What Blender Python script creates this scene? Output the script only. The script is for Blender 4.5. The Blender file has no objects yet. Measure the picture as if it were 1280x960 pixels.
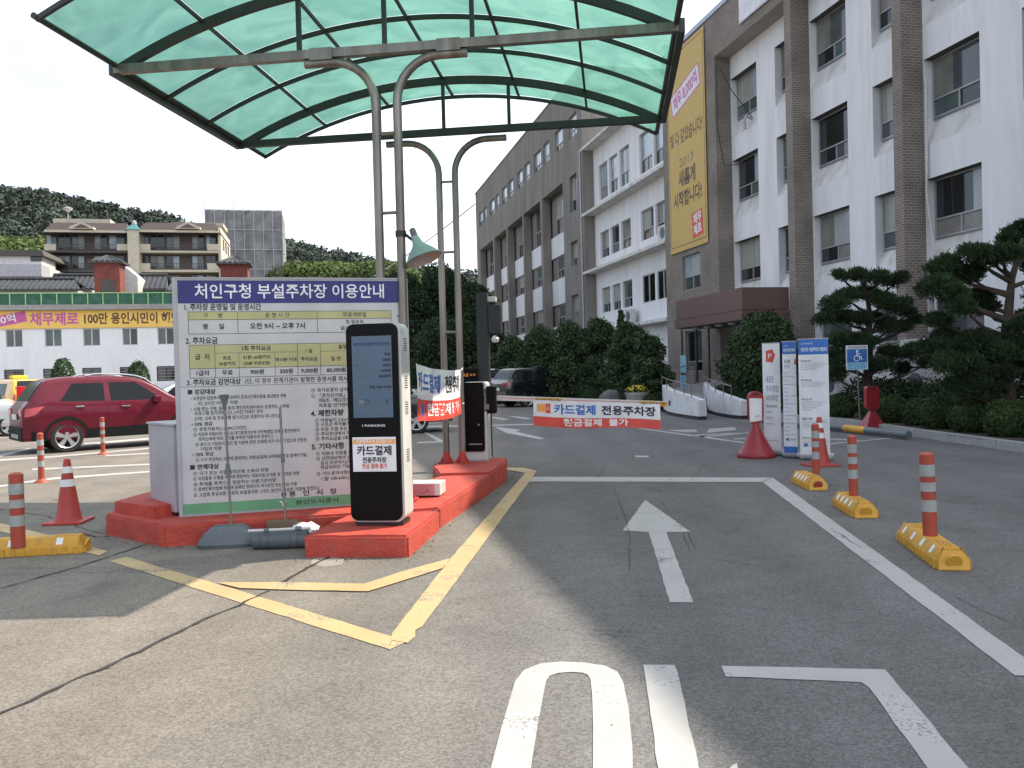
import bpy, bmesh, math, random
import numpy as np
from mathutils import Vector, Matrix, Euler
random.seed(7); rng = np.random.default_rng(7)
scn = bpy.context.scene
COL = scn.collection

# ---------------------------------------------------------------- camera
FPX = 1038.0; PITCH = math.radians(-.83); ROLL = math.radians(1.5); EYE = 1.5
_F = np.array([0, math.cos(PITCH), math.sin(PITCH)])
_R0 = np.array([1., 0, 0]); _U0 = np.cross(_R0, _F)
_R = _R0*math.cos(ROLL) - _U0*math.sin(ROLL)
_U = _R0*math.sin(ROLL) + _U0*math.cos(ROLL)
cam = bpy.data.cameras.new('camera'); cam.sensor_width = 36; cam.lens = FPX/1280*36
cam.clip_end = 3000; cam.clip_start = .05
camo = bpy.data.objects.new('camera', cam); COL.objects.link(camo)
m = Matrix(((_R[0], _U[0], -_F[0], 0), (_R[1], _U[1], -_F[1], 0), (_R[2], _U[2], -_F[2], EYE), (0, 0, 0, 1)))
camo.matrix_world = m
scn.camera = camo

# ---------------------------------------------------------------- sun and sky
SUNV = Vector((4.05, 1.55, 4.8)).normalized()      # towards the sun
EL = math.asin(SUNV.z); AZ = math.atan2(SUNV.x, SUNV.y)
w = bpy.data.worlds.new('World'); scn.world = w; w.use_nodes = True
nt = w.node_tree; nt.nodes.clear()
out = nt.nodes.new('ShaderNodeOutputWorld'); bg = nt.nodes.new('ShaderNodeBackground')
sky = nt.nodes.new('ShaderNodeTexSky'); sky.sky_type = 'NISHITA'; sky.sun_disc = False
sky.sun_elevation = EL; sky.sun_rotation = AZ; sky.dust_density = 3.0; sky.air_density = 1.0
tc = nt.nodes.new('ShaderNodeTexCoord'); mp = nt.nodes.new('ShaderNodeMapping')
mp.inputs['Scale'].default_value = (1, 1, 2.6)
no = nt.nodes.new('ShaderNodeTexNoise'); no.inputs['Scale'].default_value = 1.7
no.inputs['Detail'].default_value = 6; no.inputs['Roughness'].default_value = .5
cr = nt.nodes.new('ShaderNodeValToRGB')
cr.color_ramp.elements[0].position = .34; cr.color_ramp.elements[0].color = (.34, .34, .34, 1)
cr.color_ramp.elements[1].position = .66; cr.color_ramp.elements[1].color = (.88, .88, .88, 1)
mx = nt.nodes.new('ShaderNodeMix'); mx.data_type = 'RGBA'
mx.inputs[7].default_value = (6.3, 6.6, 7.15, 1)      # thin bright cloud veil
nt.links.new(tc.outputs['Generated'], mp.inputs[0]); nt.links.new(mp.outputs[0], no.inputs[0])
sx = nt.nodes.new('ShaderNodeSeparateXYZ'); nt.links.new(tc.outputs['Generated'], sx.inputs[0])   # brighter haze towards the sun's side
ma = nt.nodes.new('ShaderNodeMath'); ma.operation = 'MULTIPLY_ADD'; ma.inputs[1].default_value = .35; ma.use_clamp = True
nt.links.new(sx.outputs[0], ma.inputs[0]); nt.links.new(cr.outputs[0], ma.inputs[2])
nt.links.new(no.outputs[0], cr.inputs[0]); nt.links.new(ma.outputs[0], mx.inputs[0])
nt.links.new(sky.outputs[0], mx.inputs[6]); nt.links.new(mx.outputs[2], bg.inputs[0])
bg.inputs[1].default_value = .15
nt.links.new(bg.outputs[0], out.inputs[0])
sun = bpy.data.lights.new('sun', 'SUN'); sun.energy = 4.2; sun.angle = math.radians(.5)
sun.color = (1, .91, .77)
suno = bpy.data.objects.new('sun', sun); COL.objects.link(suno); suno.location = (20, 8, 24)
suno.rotation_euler = SUNV.to_track_quat('Z', 'Y').to_euler()
scn.view_settings.view_transform = 'Standard'; scn.view_settings.look = 'None'
scn.view_settings.exposure = 0.85; scn.view_settings.gamma = 1
scn.cycles.max_bounces = 6; scn.cycles.transparent_max_bounces = 6

# ---------------------------------------------------------------- photo point -> place
def ray(x, y): return _F + _R*((x-640)/FPX) + _U*((480-y)/FPX)
def G(x, y, z=0.):
    d = ray(x, y); t = (z-EYE)/d[2]; return Vector((d[0]*t, d[1]*t, z))
def AY(x, y, Y):
    d = ray(x, y); t = Y/d[1]; return Vector((d[0]*t, Y, EYE+d[2]*t))

# ---------------------------------------------------------------- materials
MATS = {}
def mat(name, col, rough=.7, metal=0., var=.12, vscale=3., bump=0., bscale=60., dirt=None, dscale=1.2, damt=.5, spec=.5, trans=0., rand=0., coat=0., stretch=(1, 1, 1)):
    if name in MATS: return MATS[name]
    M = bpy.data.materials.new(name); M.use_nodes = True; n = M.node_tree; L = n.links.new
    b = n.nodes['Principled BSDF']; b.inputs['Roughness'].default_value = rough; b.inputs['Metallic'].default_value = metal
    b.inputs['Specular IOR Level'].default_value = spec
    if coat: b.inputs['Coat Weight'].default_value = coat; b.inputs['Coat Roughness'].default_value = .04
    tcn = n.nodes.new('ShaderNodeTexCoord'); mpn = n.nodes.new('ShaderNodeMapping'); mpn.inputs['Scale'].default_value = stretch
    L(tcn.outputs['Object'], mpn.inputs[0])
    n1 = n.nodes.new('ShaderNodeTexNoise'); n1.inputs['Scale'].default_value = vscale; n1.inputs['Detail'].default_value = 5
    L(mpn.outputs[0], n1.inputs['Vector'])
    mr = n.nodes.new('ShaderNodeMapRange'); mr.inputs[1].default_value = .3; mr.inputs[2].default_value = .7
    mr.inputs[3].default_value = 1-var; mr.inputs[4].default_value = 1+var; L(n1.outputs[0], mr.inputs[0])
    mu = n.nodes.new('ShaderNodeMix'); mu.data_type = 'RGBA'; mu.blend_type = 'MULTIPLY'; mu.inputs[0].default_value = 1
    mu.inputs[6].default_value = (*col, 1); L(mr.outputs[0], mu.inputs[7]); last = mu.outputs[2]
    if rand:
        ge = n.nodes.new('ShaderNodeNewGeometry'); m2 = n.nodes.new('ShaderNodeMapRange')
        m2.inputs[3].default_value = 1-rand; m2.inputs[4].default_value = 1+rand; L(ge.outputs['Random Per Island'], m2.inputs[0])
        mm = n.nodes.new('ShaderNodeMix'); mm.data_type = 'RGBA'; mm.blend_type = 'MULTIPLY'; mm.inputs[0].default_value = 1
        L(last, mm.inputs[6]); L(m2.outputs[0], mm.inputs[7]); last = mm.outputs[2]
    if dirt:
        n2 = n.nodes.new('ShaderNodeTexNoise'); n2.inputs['Scale'].default_value = dscale; n2.inputs['Detail'].default_value = 8; n2.inputs['Roughness'].default_value = .65
        L(mpn.outputs[0], n2.inputs['Vector'])
        r2 = n.nodes.new('ShaderNodeMapRange'); r2.inputs[1].default_value = .5; r2.inputs[2].default_value = .75; r2.inputs[4].default_value = damt; L(n2.outputs[0], r2.inputs[0])
        m3 = n.nodes.new('ShaderNodeMix'); m3.data_type = 'RGBA'; L(r2.outputs[0], m3.inputs[0]); L(last, m3.inputs[6]); m3.inputs[7].default_value = (*dirt, 1); last = m3.outputs[2]
    L(last, b.inputs['Base Color'])
    if bump:
        n3 = n.nodes.new('ShaderNodeTexNoise'); n3.inputs['Scale'].default_value = bscale; n3.inputs['Detail'].default_value = 4; L(tcn.outputs['Object'], n3.inputs['Vector'])
        bm_ = n.nodes.new('ShaderNodeBump'); bm_.inputs['Strength'].default_value = bump; bm_.inputs['Distance'].default_value = .02; L(n3.outputs[0], bm_.inputs['Height']); L(bm_.outputs[0], b.inputs['Normal'])
    if trans:
        t = n.nodes.new('ShaderNodeBsdfTranslucent'); L(last, t.inputs[0]); ms = n.nodes.new('ShaderNodeMixShader'); ms.inputs[0].default_value = trans
        L(b.outputs[0], ms.inputs[1]); L(t.outputs[0], ms.inputs[2]); L(ms.outputs[0], n.nodes['Material Output'].inputs[0])
    MATS[name] = M; return M

def tile_mat(name, c1, c2, mortar, bw, bh, mw=.012, bump=.6):
    """running bond on vertical faces: runs along local x or y, rises along z"""
    M = bpy.data.materials.new(name); M.use_nodes = True; n = M.node_tree; L = n.links.new; b = n.nodes['Principled BSDF']; b.inputs['Roughness'].default_value = .85
    t = n.nodes.new('ShaderNodeTexCoord'); s = n.nodes.new('ShaderNodeSeparateXYZ'); L(t.outputs['Object'], s.inputs[0])
    a = n.nodes.new('ShaderNodeMath'); a.operation = 'ADD'; L(s.outputs[0], a.inputs[0]); L(s.outputs[1], a.inputs[1])
    c = n.nodes.new('ShaderNodeCombineXYZ'); L(a.outputs[0], c.inputs[0]); L(s.outputs[2], c.inputs[1])
    br = n.nodes.new('ShaderNodeTexBrick'); L(c.outputs[0], br.inputs['Vector']); br.inputs['Scale'].default_value = 1
    br.inputs['Color1'].default_value = (*c1, 1); br.inputs['Color2'].default_value = (*c2, 1); br.inputs['Mortar'].default_value = (*mortar, 1)
    br.inputs['Brick Width'].default_value = bw; br.inputs['Row Height'].default_value = bh; br.inputs['Mortar Size'].default_value = mw; br.inputs['Mortar Smooth'].default_value = .2
    n1 = n.nodes.new('ShaderNodeTexNoise'); n1.inputs['Scale'].default_value = .9; n1.inputs['Detail'].default_value = 8; L(t.outputs['Object'], n1.inputs['Vector'])
    mr = n.nodes.new('ShaderNodeMapRange'); mr.inputs[1].default_value = .3; mr.inputs[2].default_value = .75; mr.inputs[3].default_value = 1.12; mr.inputs[4].default_value = .72; L(n1.outputs[0], mr.inputs[0])
    mu = n.nodes.new('ShaderNodeMix'); mu.data_type = 'RGBA'; mu.blend_type = 'MULTIPLY'; mu.inputs[0].default_value = 1; L(br.outputs[0], mu.inputs[6]); L(mr.outputs[0], mu.inputs[7]); L(mu.outputs[2], b.inputs['Base Color'])
    bp = n.nodes.new('ShaderNodeBump'); bp.inputs['Strength'].default_value = bump; bp.inputs['Distance'].default_value = .02; bp.invert = True
    L(br.outputs['Fac'], bp.inputs['Height']); L(bp.outputs[0], b.inputs['Normal']); MATS[name] = M; return M

def paint_mat(name, col, wear=.5):
    """road paint worn through to the asphalt in flakes"""
    M = bpy.data.materials.new(name); M.use_nodes = True; n = M.node_tree; L = n.links.new; b = n.nodes['Principled BSDF']; b.inputs['Roughness'].default_value = .7
    t = n.nodes.new('ShaderNodeTexCoord')
    a = n.nodes.new('ShaderNodeTexNoise'); a.inputs['Scale'].default_value = 55; a.inputs['Detail'].default_value = 6; a.inputs['Roughness'].default_value = .7; L(t.outputs['Object'], a.inputs['Vector'])
    c = n.nodes.new('ShaderNodeTexNoise'); c.inputs['Scale'].default_value = 2.2; c.inputs['Detail'].default_value = 5; L(t.outputs['Object'], c.inputs['Vector'])
    ad = n.nodes.new('ShaderNodeMath'); ad.operation = 'ADD'; L(a.outputs[0], ad.inputs[0]); L(c.outputs[0], ad.inputs[1])
    mr = n.nodes.new('ShaderNodeMapRange'); mr.inputs[1].default_value = 1.32-wear*.3; mr.inputs[2].default_value = 1.42-wear*.3; L(ad.outputs[0], mr.inputs[0])
    m1 = n.nodes.new('ShaderNodeMapRange'); m1.inputs[1].default_value = .3; m1.inputs[2].default_value = .7; m1.inputs[3].default_value = .82; m1.inputs[4].default_value = 1.05; L(c.outputs[0], m1.inputs[0])
    mu = n.nodes.new('ShaderNodeMix'); mu.data_type = 'RGBA'; mu.blend_type = 'MULTIPLY'; mu.inputs[0].default_value = 1; mu.inputs[6].default_value = (*col, 1); L(m1.outputs[0], mu.inputs[7])
    mx = n.nodes.new('ShaderNodeMix'); mx.data_type = 'RGBA'; L(mr.outputs[0], mx.inputs[0]); L(mu.outputs[2], mx.inputs[6]); mx.inputs[7].default_value = (.16, .155, .145, 1)
    L(mx.outputs[2], b.inputs['Base Color']); MATS[name] = M; return M

def asphalt_mat():
    M = bpy.data.materials.new('asphalt'); M.use_nodes = True; n = M.node_tree; L = n.links.new; b = n.nodes['Principled BSDF']; b.inputs['Roughness'].default_value = .88; b.inputs['Specular IOR Level'].default_value = .25
    t = n.nodes.new('ShaderNodeTexCoord')
    def noise(s, d, r=.5):
        k = n.nodes.new('ShaderNodeTexNoise'); k.inputs['Scale'].default_value = s; k.inputs['Detail'].default_value = d; k.inputs['Roughness'].default_value = r; L(t.outputs['Object'], k.inputs['Vector']); return k.outputs[0]
    def ramp(src, a, c, lo, hi):
        k = n.nodes.new('ShaderNodeMapRange'); k.inputs[1].default_value = a; k.inputs[2].default_value = c; k.inputs[3].default_value = lo; k.inputs[4].default_value = hi; L(src, k.inputs[0]); return k.outputs[0]
    def mul(x, y):
        k = n.nodes.new('ShaderNodeMath'); k.operation = 'MULTIPLY'; L(x, k.inputs[0]); L(y, k.inputs[1]); return k.outputs[0]
    vo = n.nodes.new('ShaderNodeTexVoronoi'); vo.inputs['Scale'].default_value = 95; L(t.outputs['Object'], vo.inputs['Vector'])
    sp = n.nodes.new('ShaderNodeSeparateColor'); L(vo.outputs['Color'], sp.inputs[0])
    agg = ramp(sp.outputs[0], 0, 1, .72, 1.32)
    v = mul(agg, ramp(noise(300, 3), .3, .7, .8, 1.2))
    v = mul(v, ramp(noise(.45, 6, .6), .3, .7, .84, 1.12))
    v = mul(v, ramp(noise(3.2, 7, .65), .3, .72, .90, 1.1))
    # older, paler slab west of the tar joint
    s = n.nodes.new('ShaderNodeSeparateXYZ'); L(t.outputs['Object'], s.inputs[0])
    mm = n.nodes.new('ShaderNodeMath'); mm.operation = 'MULTIPLY_ADD'; L(noise(.8, 4), mm.inputs[0]); mm.inputs[1].default_value = 1.6; L(s.outputs[0], mm.inputs[2])
    old = ramp(mm.outputs[0], -.9, 1.6, 1.0, 0.0)
    mx = n.nodes.new('ShaderNodeMix'); mx.data_type = 'RGBA'; L(old, mx.inputs[0]); mx.inputs[6].default_value = (.134, .131, .127, 1); mx.inputs[7].default_value = (.180, .161, .137, 1)
    mu = n.nodes.new('ShaderNodeMix'); mu.data_type = 'RGBA'; mu.blend_type = 'MULTIPLY'; mu.inputs[0].default_value = 1; L(mx.outputs[2], mu.inputs[6]); L(v, mu.inputs[7])
    # fine crack network, only in places
    vd = n.nodes.new('ShaderNodeTexVoronoi'); vd.feature = 'DISTANCE_TO_EDGE'; vd.inputs['Scale'].default_value = .55
    nd = n.nodes.new('ShaderNodeTexNoise'); nd.inputs['Scale'].default_value = 2.5; nd.inputs['Detail'].default_value = 6; L(t.outputs['Object'], nd.inputs['Vector'])
    va = n.nodes.new('ShaderNodeVectorMath'); va.operation = 'MULTIPLY_ADD'; va.inputs[1].default_value = (.7, .7, 0); L(nd.outputs['Color'], va.inputs[0]); L(t.outputs['Object'], va.inputs[2]); L(va.outputs[0], vd.inputs['Vector'])
    ck = ramp(vd.outputs['Distance'], .0012, .004, .5, 0); ck = mul(ck, ramp(noise(.33, 3), .48, .6, 0, 1))
    mc = n.nodes.new('ShaderNodeMix'); mc.data_type = 'RGBA'; L(ck, mc.inputs[0]); L(mu.outputs[2], mc.inputs[6]); mc.inputs[7].default_value = (.04, .04, .038, 1); mu = mc
    # dusty and tyre-polished bands along the lane
    w_ = n.nodes.new('ShaderNodeTexWave'); w_.inputs['Scale'].default_value = .32; w_.inputs['Distortion'].default_value = 2.5; w_.inputs['Detail'].default_value = 3; L(t.outputs['Object'], w_.inputs['Vector'])
    wm = n.nodes.new('ShaderNodeMix'); wm.data_type = 'RGBA'; wm.blend_type = 'MULTIPLY'; wm.inputs[0].default_value = 1; L(mu.outputs[2], wm.inputs[6]); L(ramp(w_.outputs[0], 0, 1, .94, 1.05), wm.inputs[7]); mu = wm
    # oil spots
    sp2 = ramp(noise(1.4, 3, .45), .64, .72, 0, .35)
    m4 = n.nodes.new('ShaderNodeMix'); m4.data_type = 'RGBA'; L(sp2, m4.inputs[0]); L(mu.outputs[2], m4.inputs[6]); m4.inputs[7].default_value = (.06, .06, .06, 1)
    L(m4.outputs[2], b.inputs['Base Color'])
    bp = n.nodes.new('ShaderNodeBump'); bp.inputs['Strength'].default_value = .55; bp.inputs['Distance'].default_value = .006; L(agg, bp.inputs['Height']); L(bp.outputs[0], b.inputs['Normal'])
    MATS['asphalt'] = M; return M

def glass_mat(name, col, rough=.06, spec=.6):
    return mat(name, col, rough=rough, spec=spec, var=.25, vscale=1.5, coat=.25)

# ---------------------------------------------------------------- mesh builder
class MB:
    def __init__(s): s.v = []; s.f = []
    def add(s, vs, fs):
        k = len(s.v); s.v += [tuple(p) for p in vs]; s.f += [tuple(i+k for i in f) for f in fs]; return s
    def box(s, x0, x1, y0, y1, z0, z1):
        return s.add([(x0, y0, z0), (x1, y0, z0), (x1, y1, z0), (x0, y1, z0), (x0, y0, z1), (x1, y0, z1), (x1, y1, z1), (x0, y1, z1)],
              [(0, 3, 2, 1), (4, 5, 6, 7), (0, 1, 5, 4), (1, 2, 6, 5), (2, 3, 7, 6), (3, 0, 4, 7)])
    def bbox(s, x0, x1, y0, y1, z0, z1, b=.01):
        """box with bevelled edges"""
        bm = bmesh.new(); bmesh.ops.create_cube(bm, size=1)
        for v in bm.verts: v.co = Vector(((x0+x1)/2+v.co.x*(x1-x0), (y0+y1)/2+v.co.y*(y1-y0), (z0+z1)/2+v.co.z*(z1-z0)))
        bmesh.ops.bevel(bm, geom=list(bm.edges), offset=b, segments=2, affect='EDGES', profile=.6)
        bm.verts.index_update(); s.add([v.co[:] for v in bm.verts], [[v.index for v in f.verts] for f in bm.faces]); bm.free(); return s
    def prism(s, poly, z0, z1):
        n = len(poly); a = sum(poly[i][0]*poly[(i+1) % n][1]-poly[(i+1) % n][0]*poly[i][1] for i in range(n))
        if a < 0: poly = poly[::-1]
        return s.add([(p[0], p[1], z0) for p in poly]+[(p[0], p[1], z1) for p in poly],
              [tuple(range(n))[::-1], tuple(range(n, 2*n))]+[(i, (i+1) % n, (i+1) % n+n, i+n) for i in range(n)])
    def prismy(s, poly, y0, y1):
        """polygon in x-z, extruded along y"""
        n = len(poly)
        return s.add([(p[0], y0, p[1]) for p in poly]+[(p[0], y1, p[1]) for p in poly],
              [tuple(range(n)), tuple(range(n, 2*n))[::-1]]+[((i+1) % n, i, i+n, (i+1) % n+n) for i in range(n)])
    def tube(s, pts, r, n=10, cap=True, r2=None):
        pts = [Vector(p) for p in pts]; k = len(pts); rings = []; up = None
        for i, p in enumerate(pts):
            d = (pts[min(i+1, k-1)]-pts[max(i-1, 0)]).normalized()
            if up is None: up = Vector((0, 0, 1)) if abs(d.z) < .9 else Vector((1, 0, 0))
            a = d.cross(up).normalized(); b = a.cross(d).normalized(); up = b
            rr = (r[i] if isinstance(r, (list, tuple)) else r)
            rings.append([p+a*math.cos(2*math.pi*j/n)*rr+b*math.sin(2*math.pi*j/n)*rr for j in range(n)])
        vs = [q for R_ in rings for q in R_]
        fs = [(i*n+j, i*n+(j+1) % n, (i+1)*n+(j+1) % n, (i+1)*n+j) for i in range(k-1) for j in range(n)]
        if cap: fs += [tuple(range(n))[::-1], tuple(range((k-1)*n, k*n))]
        return s.add(vs, fs)
    def lathe(s, prof, n=20, c=(0, 0, 0)):
        vs = []; fs = []; k = len(prof)
        for r, z in prof:
            for j in range(n): vs.append((c[0]+r*math.cos(2*math.pi*j/n), c[1]+r*math.sin(2*math.pi*j/n), c[2]+z))
        for i in range(k-1):
            for j in range(n): fs.append((i*n+j, i*n+(j+1) % n, (i+1)*n+(j+1) % n, (i+1)*n+j))
        fs += [tuple(range(n))[::-1], tuple(range((k-1)*n, k*n))]
        return s.add(vs, fs)
    def bar(s, a, b, w_, h_, up=(0, 0, 1)):
        a = Vector(a); b = Vector(b); d = (b-a).normalized(); x = d.cross(Vector(up)).normalized(); u = x.cross(d).normalized()
        vs = []
        for p in (a, b):
            for i, j in ((-1, -1), (1, -1), (1, 1), (-1, 1)): vs.append(p+x*w_/2*i+u*h_/2*j)
        return s.add(vs, [(0, 1, 2, 3), (7, 6, 5, 4), (0, 4, 5, 1), (1, 5, 6, 2), (2, 6, 7, 3), (3, 7, 4, 0)])
    def build(s, name, m, parent=None, smooth=False, world=False):
        me = bpy.data.meshes.new(name); vs = s.v
        if world and parent is not None:
            r = parent
            while r.parent: r = r.parent
            inv = root_mat(r).inverted(); vs = [tuple(inv @ Vector(v)) for v in vs]
        me.from_pydata(vs, [], s.f); me.update()
        if smooth:
            me.polygons.foreach_set('use_smooth', [True]*len(me.polygons)); me.set_sharp_from_angle(angle=math.radians(smooth if smooth is not True else 40))
        me.materials.append(m if not isinstance(m, str) else MATS[m])
        o = bpy.data.objects.new(name, me); COL.objects.link(o)
        if parent is not None: o.parent = parent
        return o

def root_mat(r): return Matrix.Translation(r.location) @ r.rotation_euler.to_matrix().to_4x4()
def tag(o, label, cat, group=None, kind=None):
    if label: o['label'] = label
    if cat: o['category'] = cat
    if group: o['group'] = group
    if kind: o['kind'] = kind
    return o
def thing(name, label, cat, loc=(0, 0, 0), rz=0., group=None):
    o = bpy.data.objects.new(name, None); o.empty_display_size = .2; COL.objects.link(o); o.location = loc; o.rotation_euler = (0, 0, rz)
    return tag(o, label, cat, group)
def struct(o): o['kind'] = 'structure'; return o
def stuff(o): o['kind'] = 'stuff'; return o
def dup(root, loc, rz, label, group=None):
    r = root.copy(); COL.objects.link(r); r.location = loc; r.rotation_euler = (0, 0, rz); r['label'] = label
    if group: r['group'] = group
    for ch in root.children:
        c = ch.copy(); COL.objects.link(c); c.parent = r
        for g in ch.children:
            d = g.copy(); COL.objects.link(d); d.parent = c
    return r

# ---------------------------------------------------------------- printed lettering
_tc = {}
def glyphs(txt, bold=0.):
    key = (txt, bold)
    if key in _tc: return _tc[key]
    c = bpy.data.curves.new('t', 'FONT'); c.body = txt; c.size = 1; c.resolution_u = 2; c.offset = bold
    o = bpy.data.objects.new('t', c); COL.objects.link(o)
    dg = bpy.context.evaluated_depsgraph_get(); me = bpy.data.meshes.new_from_object(o.evaluated_get(dg))
    vs = [(v.co.x, v.co.y) for v in me.vertices]; fs = [tuple(p.vertices) for p in me.polygons]
    bpy.data.objects.remove(o); bpy.data.curves.remove(c); bpy.data.meshes.remove(me)
    _tc[key] = (vs, fs); return _tc[key]
class Print:
    """flat print on a local x-z face at y=-eps"""
    def __init__(s, eps=.004): s.mb = {}; s.e = eps
    def m(s, mt):
        return s.mb.setdefault(mt, MB())
    def text(s, x, z, txt, size, mt='ink', width=None, bold=.0, align='l', vscale=1., rot=0., eps=None, xmax=None):
        """z = middle of the letters; size = cap height of hangul in metres"""
        vs, fs = glyphs(txt, bold)
        if not vs: return
        xs = [v[0] for v in vs]; x0, x1 = min(xs), max(xs); k = size/.88; kx = k
        if width: kx = width/max(x1-x0, 1e-6)
        W_ = (x1-x0)*kx; ox = {'l': 0, 'c': -W_/2, 'r': -W_}[align]; ca, sa = math.cos(rot), math.sin(rot); e = eps or s.e
        P = []
        for a, b in vs:
            px = (a-x0)*kx+ox; pz = (b-.33)*k*vscale; P.append((x+px*ca-pz*sa, -e, z+px*sa+pz*ca))
        s.m(mt).add(P, fs)
    def rect(s, x0, x1, z0, z1, mt, eps=None):
        e = eps or s.e-.0012; s.m(mt).add([(x0, -e, z0), (x1, -e, z0), (x1, -e, z1), (x0, -e, z1)], [(0, 1, 2, 3)])
    def line(s, x0, z0, x1, z1, t, mt, eps=None):
        e = eps or s.e-.0006; d = Vector((x1-x0, z1-z0)).normalized(); n = Vector((-d.y, d.x))*t/2
        s.m(mt).add([(x0-n.x, -e, z0-n.y), (x1-n.x, -e, z1-n.y), (x1+n.x, -e, z1+n.y), (x0+n.x, -e, z0+n.y)], [(0, 1, 2, 3)])
    def poly(s, pts, mt, eps=None):
        e = eps or s.e-.0012; s.m(mt).add([(p[0], -e, p[1]) for p in pts], [tuple(range(len(pts)))])
    def disc(s, x, z, r, mt, r0=0, eps=None, n=24):
        e = eps or s.e-.0006; A = [(x+r*math.cos(2*math.pi*i/n), -e, z+r*math.sin(2*math.pi*i/n)) for i in range(n)]
        if r0 == 0: s.m(mt).add(A, [tuple(range(n))])
        else:
            B = [(x+r0*math.cos(2*math.pi*i/n), -e, z+r0*math.sin(2*math.pi*i/n)) for i in range(n)]
            s.m(mt).add(A+B, [(i, (i+1) % n, n+(i+1) % n, n+i) for i in range(n)])
    def build(s, parent, fn=None, name='lettering'):
        for mt, mb in s.mb.items():
            if fn: mb.v = [fn(v) for v in mb.v]
            stuff(mb.build(name, MATS[mt], parent))

# ---------------------------------------------------------------- foliage
def leaf_obj(name, pts, size, m, parent=None, aspect=.5, nrm=None, tilt=.9, seed=0, inv=None):
    r = np.random.default_rng(seed); N = len(pts); pts = np.asarray(pts, float)
    n = r.normal(size=(N, 3)); 
    if nrm is not None: n = n*tilt+nrm
    n /= np.linalg.norm(n, axis=1)[:, None]+1e-9
    a = np.cross(n, r.normal(size=(N, 3))); a /= np.linalg.norm(a, axis=1)[:, None]+1e-9; b = np.cross(n, a)
    sz = (size*(.6+.8*r.random(N)))[:, None]
    V = np.stack([pts-a*sz, pts-b*sz*aspect, pts+a*sz, pts+b*sz*aspect], 1).reshape(-1, 3)
    return quads_obj(name, V, m, parent)
def quads_obj(name, V, m, parent=None):
    N = len(V)//4; me = bpy.data.meshes.new(name); me.vertices.add(N*4); me.vertices.foreach_set('co', V.astype(np.float32).ravel())
    me.loops.add(N*4); me.loops.foreach_set('vertex_index', np.arange(N*4, dtype=np.int32))
    me.polygons.add(N); me.polygons.foreach_set('loop_start', np.arange(0, N*4, 4, dtype=np.int32)); me.polygons.foreach_set('loop_total', np.full(N, 4, dtype=np.int32))
    me.update(calc_edges=True); me.materials.append(m if not isinstance(m, str) else MATS[m])
    o = bpy.data.objects.new(name, me); COL.objects.link(o)
    if parent is not None: o.parent = parent
    return o
def shell_pts(c, r, n, seed, inner=.55, bias_up=0., stray=.45):
    q = np.random.default_rng(seed); d = q.normal(size=(n, 3)); d[:, 2] += bias_up; d /= np.linalg.norm(d, axis=1)[:, None]
    rad = ((inner+(1-inner)*q.random(n)**.6)*(1+stray*(q.random(n) > .86)*q.random(n)))[:, None]; return np.array(c)+d*rad*np.array(r), d
# ================================================================ materials in use
asphalt_mat()
paint_mat('white_paint', (.41, .40, .38), .68); paint_mat('yellow_paint', (.47, .34, .17), .62); paint_mat('faded_paint', (.36, .37, .38), .9)
mat('tar', (.035, .034, .032), .9); mat('red_concrete', (.42, .052, .032), .75, var=.16, vscale=5, bump=.6, bscale=35, dirt=(.20, .10, .085), dscale=7, damt=.55)
mat('concrete', (.33, .32, .30), .85, bump=.3, bscale=40, dirt=(.2, .19, .18)); mat('kerb_granite', (.30, .30, .29), .8, bump=.3, bscale=80, var=.2, vscale=20)
mat('steel', (.24, .215, .19), .42, metal=.75, var=.25, vscale=9, dirt=(.12, .08, .055), dscale=5, damt=.7, stretch=(1, 1, .15))
mat('frame_brown', (.035, .042, .034), .5, metal=.2, var=.2, dirt=(.09, .06, .045), dscale=4, damt=.5)
mat('red_steel', (.42, .045, .035), .55, dirt=(.25, .06, .04), dscale=6)
mat('ink', (.02, .02, .028), .6); mat('ink_grey', (.16, .16, .18), .6); mat('board_white', (.50, .50, .495), .45, dirt=(.48, .47, .43), dscale=1.5, damt=.4)
mat('board_navy', (.022, .022, .16), .45); mat('board_yellow', (.44, .42, .20), .5); mat('board_green', (.12, .33, .17), .5); mat('print_white', (.78, .78, .78), .5)
mat('print_blue', (.03, .14, .45), .5); mat('print_red', (.62, .07, .05), .5); mat('print_brown', (.10, .045, .02), .5); mat('print_pink', (.55, .10, .32), .5); mat('print_orange', (.75, .33, .08), .5)
mat('banner_white', (.70, .70, .72), .6); mat('banner_yellow', (.56, .38, .11), .6, var=.06); mat('banner_gold', (.86, .55, .13), .6, var=.05); mat('print_sky', (.25, .55, .72), .6)
mat('kiosk_black', (.005, .005, .006), .3, spec=.12); mat('kiosk_white', (.55, .54, .51), .4); mat('screen', (.075, .12, .18), .15, var=.03)
mat('plastic_grey', (.10, .115, .125), .5, dirt=(.2, .2, .19), dscale=6, damt=.3); mat('galv', (.38, .37, .40), .5, metal=.15, dirt=(.3, .29, .28))
mat('orange_plastic', (.36, .058, .028), .55, dirt=(.17, .06, .045), dscale=7, damt=.7); mat('reflective', (.33, .35, .34), .45, dirt=(.22, .2, .18), dscale=12, damt=.6)
mat('yellow_plastic', (.60, .31, .03), .55, dirt=(.24, .15, .07), dscale=5, damt=.7, bump=.15, bscale=30); mat('cone_red', (.38, .038, .028), .5, dirt=(.25, .05, .035), dscale=5, damt=.5)
mat('white_reflect', (.72, .72, .70), .4, dirt=(.5, .48, .45), dscale=9, damt=.4); mat('black_rubber', (.02, .02, .02), .8)
mat('barrel_red', (.27, .018, .024), .38, dirt=(.3, .03, .03), dscale=3, damt=.4); mat('paper', (.72, .72, .70), .6)
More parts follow.
